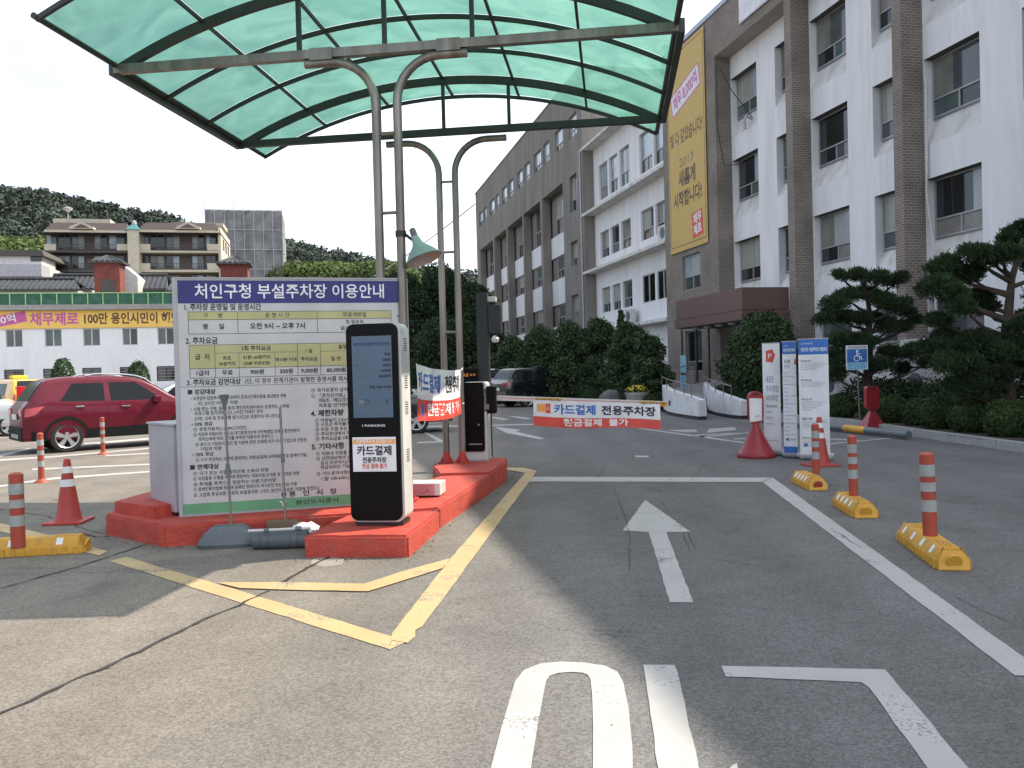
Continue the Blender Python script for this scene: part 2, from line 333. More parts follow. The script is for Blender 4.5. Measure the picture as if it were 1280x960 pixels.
mat('pink_foam', (.50, .22, .24), .7, dirt=(.25, .12, .12), dscale=14, damt=.6); mat('wood', (.16, .11, .07), .8)
mat('rope', (.6, .6, .58), .8); mat('dark_metal', (.018, .018, .02), .5); mat('enamel_green', (.22, .32, .29), .3); mat('lamp_inner', (.42, .36, .32), .5)
mat('stain', (.26, .24, .21), .8)

# ================================================================ ground and markings
def sheet(name, poly, z, m):
    return struct(MB().add([(p[0], p[1], z) for p in poly], [tuple(range(len(poly)))]).build(name, m))
struct(MB().add([(-900, -60, 0), (900, -60, 0), (900, 900, 0), (-900, 900, 0)], [(0, 1, 2, 3)]).build('ground', 'asphalt'))
def mark(name, px, m='white_paint', z=.004):
    pts = [G(*p) for p in px]
    a = sum(pts[i].x*pts[(i+1) % len(pts)].y-pts[(i+1) % len(pts)].x*pts[i].y for i in range(len(pts)))
    if a < 0: pts = pts[::-1]
    # slightly ragged outline
    out_ = []
    for i, p in enumerate(pts):
        q = pts[(i+1) % len(pts)]; L = (q-p).length; n = max(1, min(40, int(L/.12)))
        for k in range(n):
            t = k/n; r = p.lerp(q, t); j = .004 if k else 0
            out_.append((r.x+random.uniform(-j, j), r.y+random.uniform(-j, j)))
    bm = bmesh.new(); vs = [bm.verts.new((x, y, z)) for x, y in out_]; f = bm.faces.new(vs); bmesh.ops.triangulate(bm, faces=[f])
    me = bpy.data.meshes.new(name); bm.to_mesh(me); bm.free(); me.materials.append(MATS[m]); o = bpy.data.objects.new(name, me); COL.objects.link(o)
    return struct(o)
mark('stop_line', [(668, 596.3), (964, 597.3), (952.5, 602.7), (655, 602.2)])
mark('lane_line', [(965.6, 597.2), (1280, 822.5), (1292, 831), (1289, 846), (1268.3, 845), (953.4, 602.9)])
mark('arrow_marking', [(806.5, 625), (863, 665.3), (833, 665.5), (866.8, 753.7), (837.3, 753.5), (811, 665.6), (778.7, 663.6)])
s4 = lambda L, ox, oy, k: [(ox+a/k, oy+b/k) for a, b in L]
def ring_mark(outer, inner):
    A = [G(*p) for p in outer]; B = [G(*p) for p in inner]; n = len(A); mb = MB()
    mb.add([(p.x, p.y, .004) for p in A]+[(p.x, p.y, .004) for p in B], [(i, i+1, n+i+1, n+i) for i in range(n-1)]); struct(mb.build('letter_marking', 'white_paint'))
ring_mark(s4([(20, 1150), (60, 800), (95, 600), (150, 390), (215, 170), (262, 112), (345, 80), (450, 71), (560, 76), (665, 92), (728, 122), (756, 175), (782, 300), (802, 500), (808, 800), (806, 1150)], 590, 810, 4),
          s4([(225, 1150), (268, 800), (295, 600), (330, 380), (370, 168), (388, 143), (430, 128), (500, 123), (552, 127), (580, 138), (592, 160), (601, 235), (606, 400), (605, 600), (600, 800), (590, 1150)], 590, 810, 4))
mark('letter_marking', [(804.3, 831.8), (843, 832), (847, 841), (873.3, 960), (889, 1035), (834, 1035), (822.5, 960)])
mark('letter_marking', s4([(77, 82), (805, 98), (1172, 533), (1400, 800), (1180, 800), (990, 533), (735, 180), (700, 155), (97, 130)], 880, 810, 3.556))
mark('letter_marking', [(913, 960), (921, 954.5), (925, 975), (908, 975)])
mark('kerb_marking', [(158, 696.5), (492, 797), (506, 804), (487, 812.5), (474, 808), (466, 806), (137, 702)], 'yellow_paint')
mark('kerb_marking', [(490, 793), (564, 698), (656.5, 591.5), (670, 590.5), (668, 594), (528, 784), (519, 789), (519, 797), (509, 805), (488, 801)], 'yellow_paint', .0065)
mark('kerb_marking', [(632, 585), (655, 585.3), (670, 589), (671, 591), (657, 592), (645, 589.5), (632, 588)], 'yellow_paint', .009)
mark('kerb_marking', [(272, 729.5), (358, 729), (455, 731), (501, 716), (563, 699), (553, 711.5), (460, 740.5), (376, 739), (300, 736.5)], 'yellow_paint', .009)
mark('kerb_marking', [(-60, 640), (0, 654), (76, 673), (134, 689.5), (124, 695), (58, 679), (0, 664.5), (-60, 650)], 'yellow_paint')
for L in ([(-60, 580), (0, 574.2), (68, 570), (190, 559.3), (190, 561.3), (68, 572), (0, 576.5), (-60, 582.5)], [(132, 569), (190, 566), (190, 567.6), (132, 570.6)],
          [(40, 586), (190, 579.6), (190, 581.4), (40, 588)], [(-60, 616), (0, 606.5), (68, 597), (190, 588.6), (190, 590.6), (68, 599.6), (0, 609.3), (-60, 619)],
          [(-20, 573), (36, 560), (40, 561), (-12, 575)], [(-60, 551), (30, 543), (30, 545), (-60, 553)], [(-60, 537), (24, 531), (24, 532.6), (-60, 539)],
          [(105, 554), (190, 547), (190, 549.4), (105, 556.6)], [(-60, 520), (16, 517), (16, 518.5), (-60, 521.5)]):
    mark('parking_line', L)
for L in ([(610, 521.3), (618, 521.3), (638, 524.4), (628, 525)], [(636, 520.3), (646, 520.5), (666, 523.5), (656, 524.2)], [(663, 519), (672, 519.4), (690, 522), (681, 522.6)],
          [(520, 533), (608, 531.2), (760, 528), (760, 529.2), (608, 532.6), (520, 534.6)], [(522, 536.5), (526, 536.7), (555, 551.2), (554, 553), (522, 554.4), (522, 552.8), (547, 551.6)]):
    mark('parking_line', L)
mark('arrow_marking', [(618, 533.6), (651, 537.3), (645, 539.6), (681, 548.2), (675, 549.3), (633, 541.4)])
mark('dash_marking', [(793, 569.7), (812, 569.9), (810, 572), (795, 571.7)])
for L in ([(796, 535.6), (803, 535.4), (880, 545.6), (945, 555), (937, 555.4)], [(872, 546), (940, 540), (941, 541.2), (874, 547.2)], [(916, 548), (958, 547.3), (958, 549), (918, 549.2)], [(1000, 558), (1140, 544.6), (1140, 545.6), (1002, 559.2)], [(1035, 548), (1072, 549.5), (1072, 551), (1035, 549.6)],
          [(834, 537.5), (870, 537), (872, 540), (858, 540.6)], [(886, 536), (918, 534), (921, 537.4), (884, 541)], [(868, 543.5), (922, 541), (922, 542), (868, 544.5)]):
    mark('parking_line', L, 'faded_paint', .003)
def crack(px, w_=.012):
    pts = [G(*p) for p in px]; fine = []
    for i in range(len(pts)-1):
        L = (pts[i+1]-pts[i]).length; n = max(2, int(L/.07))
        for k in range(n): 
            q = pts[i].lerp(pts[i+1], k/n); fine.append(Vector((q.x+random.uniform(-.012, .012), q.y+random.uniform(-.012, .012), .007)))
    fine.append(Vector((pts[-1].x, pts[-1].y, .007))); V = []; F_ = []
    for i, p in enumerate(fine):
        d = (fine[min(i+1, len(fine)-1)]-fine[max(0, i-1)]).normalized(); n = Vector((-d.y, d.x, 0))*w_*random.uniform(.3, 1.1)/2
        V += [p-n, p+n]
    for i in range(len(fine)-1): F_.append((2*i, 2*i+2, 2*i+3, 2*i+1))
    struct(MB().add(V, F_).build('pavement_crack', 'tar'))
crack([(0, 893), (105, 846), (175, 815), (245, 780), (300, 757), (335, 739), (395, 705), (428, 690)], .03)
crack([(-40, 744), (0, 736), (60, 719), (110, 705), (185, 680)], .028); crack([(102, 667), (120, 672), (137, 671)], .03); crack([(0, 637), (60, 646), (110, 663), (130, 667)], .014)
for L in ([(480, 684), (590, 683), (706, 684)], [(575, 612), (632, 617), (715, 620)], [(626, 646), (690, 649)], [(766, 643), (800, 642), (836, 640)], [(768, 612), (772, 622), (779, 640), (784, 654), (788, 690), (787, 713)], [(826, 626), (836, 641)],
          [(853, 666), (863, 688)], [(860, 665), (870, 688)], [(740, 687), (800, 686), (846, 688)], [(770, 625), (850, 627), (890, 613)], [(748, 597), (756, 580)], [(865, 600), (880, 580), (905, 600)], [(836, 598), (848, 606)], [(1040, 664), (1052, 669), (1061, 677), (1075, 683), (1130, 684), (1225, 690), (1300, 690)],
          [(1195, 747), (1222, 762), (1270, 783)], [(700, 565), (730, 576)], [(640, 600), (645, 585)], [(870, 665), (950, 668)], [(590, 660), (640, 640)], [(1100, 620), (1160, 622)], [(880, 585), (905, 578), (930, 580)], [(900, 700), (960, 712), (1000, 709)]):
    crack(L, .007)
mark('asphalt_patch', [(392, 698), (412, 696), (430, 699), (428, 706), (405, 709), (388, 705)], 'stain', .002)
0 and mark('asphalt_patch', [(545, 668), (558, 664), (566, 667), (560, 671), (548, 672)], 'stain', .002)

# grit and leaf litter gathered at the island edges and kerb
mat('litter', (.16, .12, .07), .9, rand=.6)
gp = []
for a, b_ in (((-4.1, 8.1), (-3.2, 7.42)), ((-3.2, 7.42), (-1.8, 7.7)), ((-1.8, 6.84), (-.86, 6.74)), ((-.86, 6.8), (-.68, 8.0)), ((-.68, 8.1), (-.06, 11.4)), ((8.0, 13.2), (7.86, 16.5)), ((7.86, 16.5), (7.86, 20))):
    for _ in range(60):
        t = random.random(); gp.append((a[0]+(b_[0]-a[0])*t+random.gauss(0, .05), a[1]+(b_[1]-a[1])*t-abs(random.gauss(0, .05)), .006))
for _ in range(160): gp.append((random.uniform(-5, 6), random.uniform(3, 16), .006))
stuff(tag(leaf_obj('ground_litter', gp, .011, 'litter', None, .6, np.array([[0, 0, 1.]]*len(gp)), .35, 77), 'scattered grit and dry leaf bits on the asphalt', 'litter'))

# ================================================================ traffic island
isl = thing('traffic_island', 'bright red painted concrete island carrying the notice board, kiosk and canopy posts', 'traffic island')
def rough_prism(poly, z0, z1, name, parent=isl, m='red_concrete', bev=.02, zs=None):
    bm = bmesh.new(); vs = [bm.verts.new((p[0], p[1], z0)) for p in poly]; f = bm.faces.new(vs)
    r = bmesh.ops.extrude_face_region(bm, geom=[f]); tv = [e for e in r['geom'] if isinstance(e, bmesh.types.BMVert)]
    for i, v in enumerate(tv): v.co.z = z1 if zs is None else z1
    if zs:
        for v in tv: v.co.z = zs(v.co.x, v.co.y)
    bmesh.ops.recalc_face_normals(bm, faces=bm.faces)
    te = [e for e in bm.edges if all(v.co.z > z0+.05 for v in e.verts) or abs(e.verts[0].co.z-e.verts[1].co.z) > .05]
    bmesh.ops.bevel(bm, geom=te, offset=bev, segments=2, affect='EDGES')
    bmesh.ops.triangulate(bm, faces=bm.faces)
    for _ in range(3):
        le = [e for e in bm.edges if e.calc_length() > .16]
        if le: bmesh.ops.subdivide_edges(bm, edges=le, cuts=1); bmesh.ops.triangulate(bm, faces=bm.faces)
    from mathutils import noise
    for v in bm.verts:
        if v.co.z > z0+.01:
            q = noise.noise_vector(v.co*6)*.012+noise.noise_vector(v.co*17)*.004; v.co += Vector((q.x, q.y, q.z*.35))
    me = bpy.data.meshes.new(name); bm.to_mesh(me); bm.free(); me.materials.append(MATS[m]); me.polygons.foreach_set('use_smooth', [True]*len(me.polygons)); me.set_sharp_from_angle(angle=math.radians(35))
    o = bpy.data.objects.new(name, me); COL.objects.link(o); o.parent = parent; return o
rough_prism([(-4.06, 8.19), (-3.18, 7.48), (-2.0, 7.76), (-.74, 8.05), (-.30, 10.35), (-.93, 10.35), (-1.35, 9.2), (-4.20, 9.25)], 0, .21, 'main_slab', zs=lambda x, y: .20+.012*(y-8))
rough_prism([(-.305, 10.37), (-.12, 11.36), (-.10, 12.15), (-.85, 12.2), (-1.1, 11.2), (-.94, 10.37)], 0, .255, 'rear_slab')
rough_prism([(-1.765, 6.89), (-.885, 6.79), (-.73, 7.98), (-1.6, 7.88)], 0, .185, 'front_block')
rough_prism([(-4.02, 8.30), (-3.42, 7.86), (-3.05, 8.5), (-3.95, 8.95)], .20, .31, 'step_block', bev=.012)
bl = MB()
for x, y in ((-.70, 8.35), (-.655, 8.62), (-.61, 8.88), (-.26, 10.7), (-.21, 10.95), (-.155, 11.2)): bl.box(x-.012, x+.012, y-.02, y+.02, .10, .13)
bl.build('anchor_bolt', 'dark_metal', isl)

# ================================================================ canopy
LA = math.radians(7.03)
can = thing('canopy', 'arched green polycarbonate canopy on paired steel posts over the island', 'canopy', (-1.20, 8.47, 0), -LA)
canl = lambda u, v, z: (u, v, z)
BZ = 4.80; HALF = 2.90; RISE = .71; CR = (HALF**2+RISE**2)/(2*RISE)
def arch_z(u): return BZ+.04+math.sqrt(max(CR*CR-u*u, 0))-(CR-RISE)
VS = {'front': -1.24, 'b1': 0., 'a': .98, 'b': 1.97, 'b2': 2.95, 'rear': 3.72}
steel = 'steel'
for nm, v, in (('front', 0.), ('rear', 3.07)):
    for sx in (-1, 1):
        x = sx*.112; r = .45; pts = [(x, v, .2), (x, v, 1.5), (x, v, 3.0), (x, v, BZ-.09-r)]
        for k in range(1, 9):
            a = k/8*math.pi/2; pts.append((x+sx*r*(1-math.cos(a)), v, BZ-.09-r+r*math.sin(a)))
        pts.append((x+sx*(r+.28), v, BZ-.09))
        MB().tube(pts, .045, 14).build('post', steel, can, smooth=True)
        g = MB(); g.prismy([(x-(.12 if v else .07), .235), (x+(.12 if v else .07), .235), (x+.05, .36), (x-.05, .36)], v-.006, v+.006); g.add([(x-.006, v-.12, .235), (x+.006, v-.12, .235), (x+.006, v+.12, .235), (x-.006, v+.12, .235), (x-.006, v-.05, .36), (x+.006, v-.05, .36), (x+.006, v+.05, .36), (x-.006, v+.05, .36)], [(0, 3, 2, 1), (4, 5, 6, 7), (0, 1, 5, 4), (1, 2, 6, 5), (2, 3, 7, 6), (3, 0, 4, 7)])
        g.build('gusset', 'red_steel', can)
        MB().tube([(x, v, .2), (x, v, .42)], .0475, 14).build('painted_foot', 'red_steel', can, smooth=True)
    for z in ((1.1, 2.1, 3.15, 3.95) if nm == 'front' else (1.1, 2.07, 3.18, 4.15)):
        MB().tube([(-.08, v, z), (.08, v, z)], .017, 8).build('rung', steel, can, smooth=True)
    MB().box(-.30 if v else -.2, .30 if v else .19, v-.13, v+.13, .222, .236).build('base_plate', 'red_steel', can)
    for bx in ((-.28, .28, 0) if v else (-.18, 0, .17)):
        for by in (-.1, .1): MB().tube([(bx*.9, v+by, .235), (bx*.9, v+by, .262)], .011, 6).build('anchor_nut', 'red_steel', can)
for v in (0., 2.95):
    MB().box(-HALF-.03, HALF+.03, v-.04, v+.04, BZ-.045, BZ+.045).build('beam', 'steel' if v == 0 else 'frame_brown', can)
    for u in (-.66, .66) if v == 0 else (): MB().box(u-.12, u+.12, v-.052, v+.052, BZ-.07, BZ+.052).build('clamp', steel, can)
    for u in (-.9, 0, .9):
        MB().box(u-.022, u+.022, v-.022, v+.022, BZ+.04, arch_z(u)-.01).build('strut', 'frame_brown', can)
def arcbar(v, w_, h_):
    mb = MB(); N = 28
    us = [-HALF+2*HALF*i/N for i in range(N+1)]; V = []
    for u in us:
        z = arch_z(u); V += [(u, v-w_/2, z-h_), (u, v+w_/2, z-h_), (u, v+w_/2, z), (u, v-w_/2, z)]
    F_ = [(0, 1, 2, 3), tuple(4*N+i for i in (3, 2, 1, 0))]
    for i in range(N):
        for j in range(4): F_.append((4*i+j, 4*i+4+j, 4*i+4+(j+1) % 4, 4*i+(j+1) % 4))
    return mb.add(V, F_)
for k, v in VS.items():
    thick = k in ('b1', 'b2')
    arcbar(v, .06 if thick else .04, .10 if thick else .045).build('arched_rib', 'frame_brown', can)
PU = [-1.93, -.965, 0, .965, 1.93]
for u in PU: MB().bar((u, VS['front'], arch_z(u)-.02), (u, VS['rear'], arch_z(u)-.02), .03, .035).build('purlin', 'frame_brown', can)
for s_ in (-1, 1):
    MB().tube([(s_*(HALF+.01), VS['front']-.03, BZ+.04), (s_*(HALF+.01), VS['rear']+.03, BZ+.04)], .03, 10).build('eaves_tube', 'frame_brown', can, smooth=True)
    MB().box(s_*(HALF+.055)-.035, s_*(HALF+.055)+.035, -.02, 2.98, BZ-.055, BZ+.085).build('gutter', 'frame_brown', can)
# polycarbonate
M = bpy.data.materials.new('polycarbonate'); M.use_nodes = True; n = M.node_tree; n.nodes.clear(); L = n.links.new
o_ = n.nodes.new('ShaderNodeOutputMaterial'); gl = n.nodes.new('ShaderNodeBsdfGlossy'); gl.inputs['Roughness'].default_value = .12; gl.inputs[0].default_value = (.8, .9, .86, 1)
tr = n.nodes.new('ShaderNodeBsdfTranslucent'); tp = n.nodes.new('ShaderNodeBsdfTransparent'); tcn = n.nodes.new('ShaderNodeTexCoord')
nz = n.nodes.new('ShaderNodeTexNoise'); nz.inputs['Scale'].default_value = 1.6; nz.inputs['Detail'].default_value = 7; nz.inputs['Distortion'].default_value = 1.5; L(tcn.outputs['Object'], nz.inputs['Vector'])
cr_ = n.nodes.new('ShaderNodeValToRGB'); cr_.color_ramp.elements[0].position = .3; cr_.color_ramp.elements[0].color = (.055, .155, .125, 1); cr_.color_ramp.elements[1].position = .72; cr_.color_ramp.elements[1].color = (.12, .265, .215, 1)
L(nz.outputs[0], cr_.inputs[0]); L(cr_.outputs[0], tr.inputs[0]); tp.inputs[0].default_value = (.50, .80, .68, 1)
m1 = n.nodes.new('ShaderNodeMixShader'); m1.inputs[0].default_value = .14; L(tr.outputs[0], m1.inputs[1]); L(tp.outputs[0], m1.inputs[2])
m2 = n.nodes.new('ShaderNodeMixShader'); m2.inputs[0].default_value = .07; L(m1.outputs[0], m2.inputs[1]); L(gl.outputs[0], m2.inputs[2])
bn = n.nodes.new('ShaderNodeBump'); bn.inputs['Strength'].default_value = .25; bn.inputs['Distance'].default_value = .05; L(nz.outputs[0], bn.inputs['Height']); L(bn.outputs[0], gl.inputs['Normal'])
L(m2.outputs[0], o_.inputs[0]); MATS['polycarbonate'] = M
vv = list(VS.values()); uu = [-HALF]+PU+[HALF]
for i in range(len(vv)-1):
    for j in range(len(uu)-1):
        N = 5; V = []; a0, a1 = uu[j]+.004, uu[j+1]-.004; b0, b1 = vv[i]+.004, vv[i+1]-.004; sag = random.uniform(-.006, .012)
        for k in range(N+1):
            u = a0+(a1-a0)*k/N
            for q in range(3): V.append((u, b0+(b1-b0)*q/2, arch_z(u)+.012+(sag if q == 1 and 0 < k < N else 0)))
        F_ = [(3*k+q, 3*k+3+q, 3*k+4+q, 3*k+1+q) for k in range(N) for q in range(2)]
        MB().add(V, F_).build('roof_panel', 'polycarbonate', can, smooth=True)

# clamp lamp on the right front post
lp = can.matrix_world; rm = root_mat(can)
q = rm @ Vector((.112, 0, 0)); zl = 2.93
lamp = thing('flood_lamp', 'enamelled shade lamp clamped to the right front canopy post', 'lamp', (q.x, q.y, zl), -LA)
MB().tube([(0, 0, -.03), (0, 0, .03)], .055, 14).build('clamp', 'dark_metal', lamp, smooth=True)
MB().tube([(.04, 0, .0), (.10, -.03, -.05), (.17, -.05, -.10)], .016, 8).build('bracket', 'dark_metal', lamp, smooth=True)
ax = Vector((.35, -.1, -.9)).normalized(); top = Vector((.16, -.05, -.05))
qm = ax.to_track_quat('Z', 'Y').to_matrix()
prof = [(.03, -.02), (.045, .02), (.05, .06), (.075, .10), (.14, .17), (.185, .235), (.19, .245)]
mb = MB(); mb.lathe(prof[:1]+prof[1:], 24); mb.f = mb.f[:-2]; mb.v = [tuple(top+qm @ Vector(v)) for v in mb.v]; mb.build('shade', 'enamel_green', lamp, smooth=True)
mb = MB(); mb.lathe([(r*.96, z+.004) for r, z in prof[2:]], 24); mb.f = mb.f[:-2]; mb.v = [tuple(top+qm @ Vector(v)) for v in mb.v]; mb.build('shade_lining', 'lamp_inner', lamp, smooth=True)
mb = MB(); mb.lathe([(.01, .05), (.05, .09), (.06, .13), (.04, .18), (.01, .2)], 14); mb.v = [tuple(top+qm @ Vector(v)) for v in mb.v]; mb.build('bulb', 'kiosk_white', lamp, smooth=True)
mb = MB(); mb.lathe([(.02, -.10), (.032, -.09), (.034, -.02), (.03, .01)], 12); mb.v = [tuple(top+qm @ Vector(v)) for v in mb.v]; mb.build('socket', 'plastic_grey', lamp, smooth=True)

# ================================================================ big notice board
BA = math.radians(14.93)
nb = thing('notice_board', 'large white parking notice board with navy title band standing on the red island', 'notice board', (-3.17, 7.91, .2), BA)
BW, BH = 2.17, 2.27
MB().box(.0, BW, 0, .03, .016, BH).build('board', 'board_white', nb)
fr_ = MB(); fr_.box(-.035, 0, -.012, .045, 0, BH+.012).box(BW, BW+.035, -.012, .045, 0, BH+.012).box(0, BW, -.012, .045, BH, BH+.014).box(0, BW, -.010, .043, .0, .015); fr_.build('frame', 'galv', nb)
P = Print(.003)
Z = lambda y, x=300: 2.27-(y-348.5)/(131.4-3.9*(x-226)/211)   # rows of the board
P.rect(.012, BW-.012, 2.035, 2.255, 'board_navy')
P.text(BW/2-.02, 2.145, '처인구청 부설주차장 이용안내', .135, 'print_white', width=1.80, bold=.012, align='c')
P.text(.07, Z(384), '1. 주차장 운영일 및 운영시간', .062, 'ink', width=.70, bold=.02)
def table(x0, x1, zs, xs, fill, th=.003):
    for z in zs: P.line(x0, z, x1, z, th, 'ink')
t0, t1 = .10, 2.03
P.rect(t0, t1, 1.878, 1.954, 'board_yellow'); 
for z in (1.954, 1.878, 1.742): P.line(t0, z, t1, z, .004, 'ink')
for x in (t0, .55, 1.30, t1): P.line(x, 1.742, x, 1.954, .004, 'ink')
P.text(.325, 1.916, '구      분', .045, 'ink', align='c', bold=.01); P.text(.92, 1.916, '운 영 시 간', .045, 'ink', align='c', bold=.01); P.text(1.665, 1.916, '무료개방일', .045, 'ink', align='c', bold=.01)
P.text(.325, 1.81, '평      일', .05, 'ink', align='c', bold=.02); P.text(.92, 1.81, '오전 9시 ~ 오후 7시', .056, 'ink', align='c', bold=.025, width=.52)
P.text(1.665, 1.843, '토·일요일', .04, 'ink', align='c', bold=.01); P.text(1.665, 1.783, '설(신,구정)연휴', .04, 'ink', align='c', bold=.01)
P.text(.07, 1.675, '2. 주차요금', .062, 'ink', bold=.02, width=.29)
za, zb_, zc, zd = 1.635, 1.555, 1.41, 1.32
P.rect(t0, t1, zc, za, 'board_yellow')
xs = [t0, .33, .55, .885, 1.10, 1.32, 1.62, t1]
for z in (za, zc, zd): P.line(t0, z, t1, z, .004, 'ink')
P.line(.33, zb_, 1.10, zb_, .003, 'ink'); P.line(1.32, zb_, t1, zb_, .003, 'ink')
for x in (t0, .33, 1.10, 1.32, t1): P.line(x, zd, x, za, .004, 'ink')
for x in (.55, .885, 1.62): P.line(x, zd, x, zb_, .003, 'ink')
for x, z, t, h in ((.215, 1.52, '급  지', .05), (.715, 1.595, '1회 주차요금', .046), (.44, 1.505, '최초', .038), (.44, 1.45, '30분까지', .036), (.715, 1.508, '31분~60분까지', .036), (.715, 1.45, '(30분 무료포함)', .034), (.99, 1.48, '매10분 이내', .036), (1.21, 1.56, '1 일', .038), (1.21, 1.48, '주차요금', .038),
                   (1.67, 1.595, '월정기권 주차요금', .040), (1.47, 1.48, '일 반', .042), (1.82, 1.48, '공 용', .042), (.215, 1.365, '1급지', .048), (.44, 1.365, '무료', .048), (.715, 1.365, '900원', .048), (.99, 1.365, '300원', .048), (1.21, 1.365, '9,000원', .046), (1.47, 1.365, '80,000원', .046), (1.82, 1.365, '40,000원', .046)):
    P.text(x, z, t, h, 'ink', align='c', bold=.022)
P.text(.07, 1.277, '3. 주차요금 감면대상', .056, 'ink', bold=.022, width=.49); P.text(.60, 1.277, '(단, 이 경우 관계기관이 발행한 증명서를 제시하여야 합니다)', .050, 'ink', width=1.30, bold=.008)
P.line(0, 1.238, BW, 1.238, .004, 'ink_grey')
B1 = [(490, .075, '■ 경감대상', .046, .02), (498, .10, '• 소관업무 담당부서의 장으로부터 초과시간확인증을 발급받은 차량', .036, 0), (504.5, .14, '- 단, 2시간 이내인 차량', .036, 0), (511.5, .10, '• 시청 또는 구청, 읍·면·동의 주민자치센터에서 운영하는 교육등', .036, 0),
      (517, .13, '프로그램 참가차량. (단, 2시간 이내인 경우', .036, 0), (523.5, .13, '(다만, 교육 등 프로그램 참가시간은 포함하지 아니한다)', .036, 0), (530.5, .10, '• 50% 경감', .038, .01), (537, .115, '① 경형자동차(1,000CC미만)', .036, 0), (543.5, .115, '② 저공해 차량(다만 수도권 대기환경개선에 관한특별법 의하여 환경부령이', .036, 0),
      (549.5, .16, '정하는바에 따라 표지를 부착한 자동차에 한한다.)', .036, 0), (556, .13, '③ 용인시 기업유치 촉진 및 지원에 관한 조례에 의거 우수 기업으로 선정된', .036, 0), (562, .17, '기업의 차량', .036, 0), (568.5, .10, '• 20% 경감', .038, .01), (575.5, .13, '① 시가 추진하는 시책에 참여하는 차량(요일제,10부제운행 및 함께타기등)', .036, 0),
      (584.5, .075, '■ 면제대상', .048, .02), (592.5, .10, '① 국가 또는 지방자치단체 소속의 차량', .038, 0), (599, .10, '② 의정활동 수행을 위하여 방문하는 국회의원,도의원 및 시의원 차량', .038, 0), (606, .10, '③ 취재를 목적으로 방문하는 언론기관차량', .038, 0), (612.5, .10, '④ 장애인복지법에 의하여 등록된 장애인의 자가운전 또는 동승 차량', .038, 0), (619.5, .10, '⑤ 고엽제 후유의증 환자의 보철용차량. (다만, 본인이 탑승한 차량에 한한다.)', .038, 0)]
for y, x, t, h, b_ in B1: P.text(x, Z(y, 240)-.005, t, h, 'ink', bold=b_+.009, width=(h*.70*len(t) if len(t) > 24 else None))
B2 = [(491, 1.22, '① 국가유공자 상이자의 보철용 차량', .040, 0), (498, 1.22, '① 「공직선거법」 제2조 및 제3조', .040, 0), (504, 1.29, '제8조 · 제22조의 규정에 의하여', .040, 0), (510.5, 1.29, '자료실 선거관리위원회가 인정', .040, 0), (520.5, 1.21, '4. 제한차량', .060, .022), (529.5, 1.25, '① 차량높이 2.5m이상', .038, 0), (535, 1.25, '② 구조상 주차불가능 차량 및', .038, 0), (541, 1.25, '③ 위험 오염 또는 폭발 위험물', .038, 0), (547, 1.25, '④ 주차장내에서 자동차를 수리', .038, 0), (553, 1.25, '⑤ 주차요금을 5회 이상 고의', .038, 0),
      (563, 1.21, '5. 기타사항', .060, .022), (572, 1.25, '① 차량내 귀중품 등의 물품분실', .038, 0), (578, 1.25, '② 감면대상에서 운영시는 증빙', .038, 0), (584, 1.29, '표지 미부착시(미출차량은) 전액', .038, 0), (589.5, 1.29, '현금처리만 가능합니다.', .038, 0), (597.5, 1.25, '③ 기타 문의사항은 ☎ 031', .038, 0), (604, 1.29, '/ ☎ 338-6581(교통시설)', .038, 0)]
for y, x, t, h, b_ in B2: P.text(x, Z(y, 400)+.01, t, h, 'ink', bold=b_+.009)
P.rect(0, BW, .018, .118, 'board_green', .0012); P.text(.98, .155, '용   인   시   장', .055, 'ink', bold=.02, width=.46); P.disc(.93, .155, .024, 'board_navy', r0=.008)
P.text(1.04, .068, '용인도시공사', .045, 'ink', bold=.01, width=.42); P.line(.89, .093, .92, .068, .012, 'print_white'); P.line(.95, .093, .92, .068, .012, 'print_white'); P.line(.92, .068, .92, .038, .012, 'print_white')
P.build(nb)

# grey steel cabinet behind the board
cb = thing('equipment_cabinet', 'low pale grey steel cabinet at the left end of the notice board', 'cabinet', (-3.37, 8.31, .205), math.radians(-49))
MB().bbox(-.36, .36, -.16, .16, .03, .86, .008).build('body', 'galv', cb); MB().box(-.33, .33, -.14, .14, 0, .03).build('plinth', 'dark_metal', cb); MB().bbox(-.375, .375, -.175, .175, .861, .885, .006).build('lid', 'galv', cb); MB().box(.361, .366, -.14, .14, .06, .83).build('door', 'galv', cb)

# ================================================================ payment kiosk
def rr(x0, x1, z0, z1, r, n=6):
    P_ = []
    for cx, cz, a0 in ((x1-r, z1-r, 0), (x0+r, z1-r, 90), (x0+r, z0+r, 180), (x1-r, z0+r, 270)):
        for k in range(n+1):
            a = math.radians(a0+90*k/n); P_.append((cx+r*math.cos(a), cz+r*math.sin(a)))
    return P_
kk = thing('payment_kiosk', 'tall black parking payment kiosk with white side shell and blue screen', 'parking kiosk', (-1.20, 7.24, .19), -LA-.02)
MB().prismy(rr(-.245, .245, .03, 1.77, .075), -.0, .27).build('shell', 'kiosk_white', kk, smooth=30)
MB().prismy(rr(-.238, .225, .045, 1.762, .07), -.022, -.0).build('front_panel', 'kiosk_black', kk, smooth=30)
MB().box(-.21, .22, .02, .25, 0, .03).build('foot', 'dark_metal', kk)
MB().box(-.187, .170, -.0245, -.022, .945, 1.655).build('screen', 'screen', kk)
v_ = MB()
for z in (.60, 1.02, 1.25, 1.58):
    for i in range(6): v_.box(.245, .2475, .10, .19, z-.055+i*.02, z-.048+i*.02)
stuff(v_.build('vent_slots', 'dark_metal', kk))
P = Print(.028)
P.text(-.008, .875, 'I PARKING', .026, 'print_white', align='c', width=.205)
sc = -.008
P.text(sc, 1.583, '처인구청 부설주차장 이용안내', .030, 'board_navy', align='c', width=.325, bold=.012); P.line(-.165, 1.552, .150, 1.552, .003, 'ink_grey')
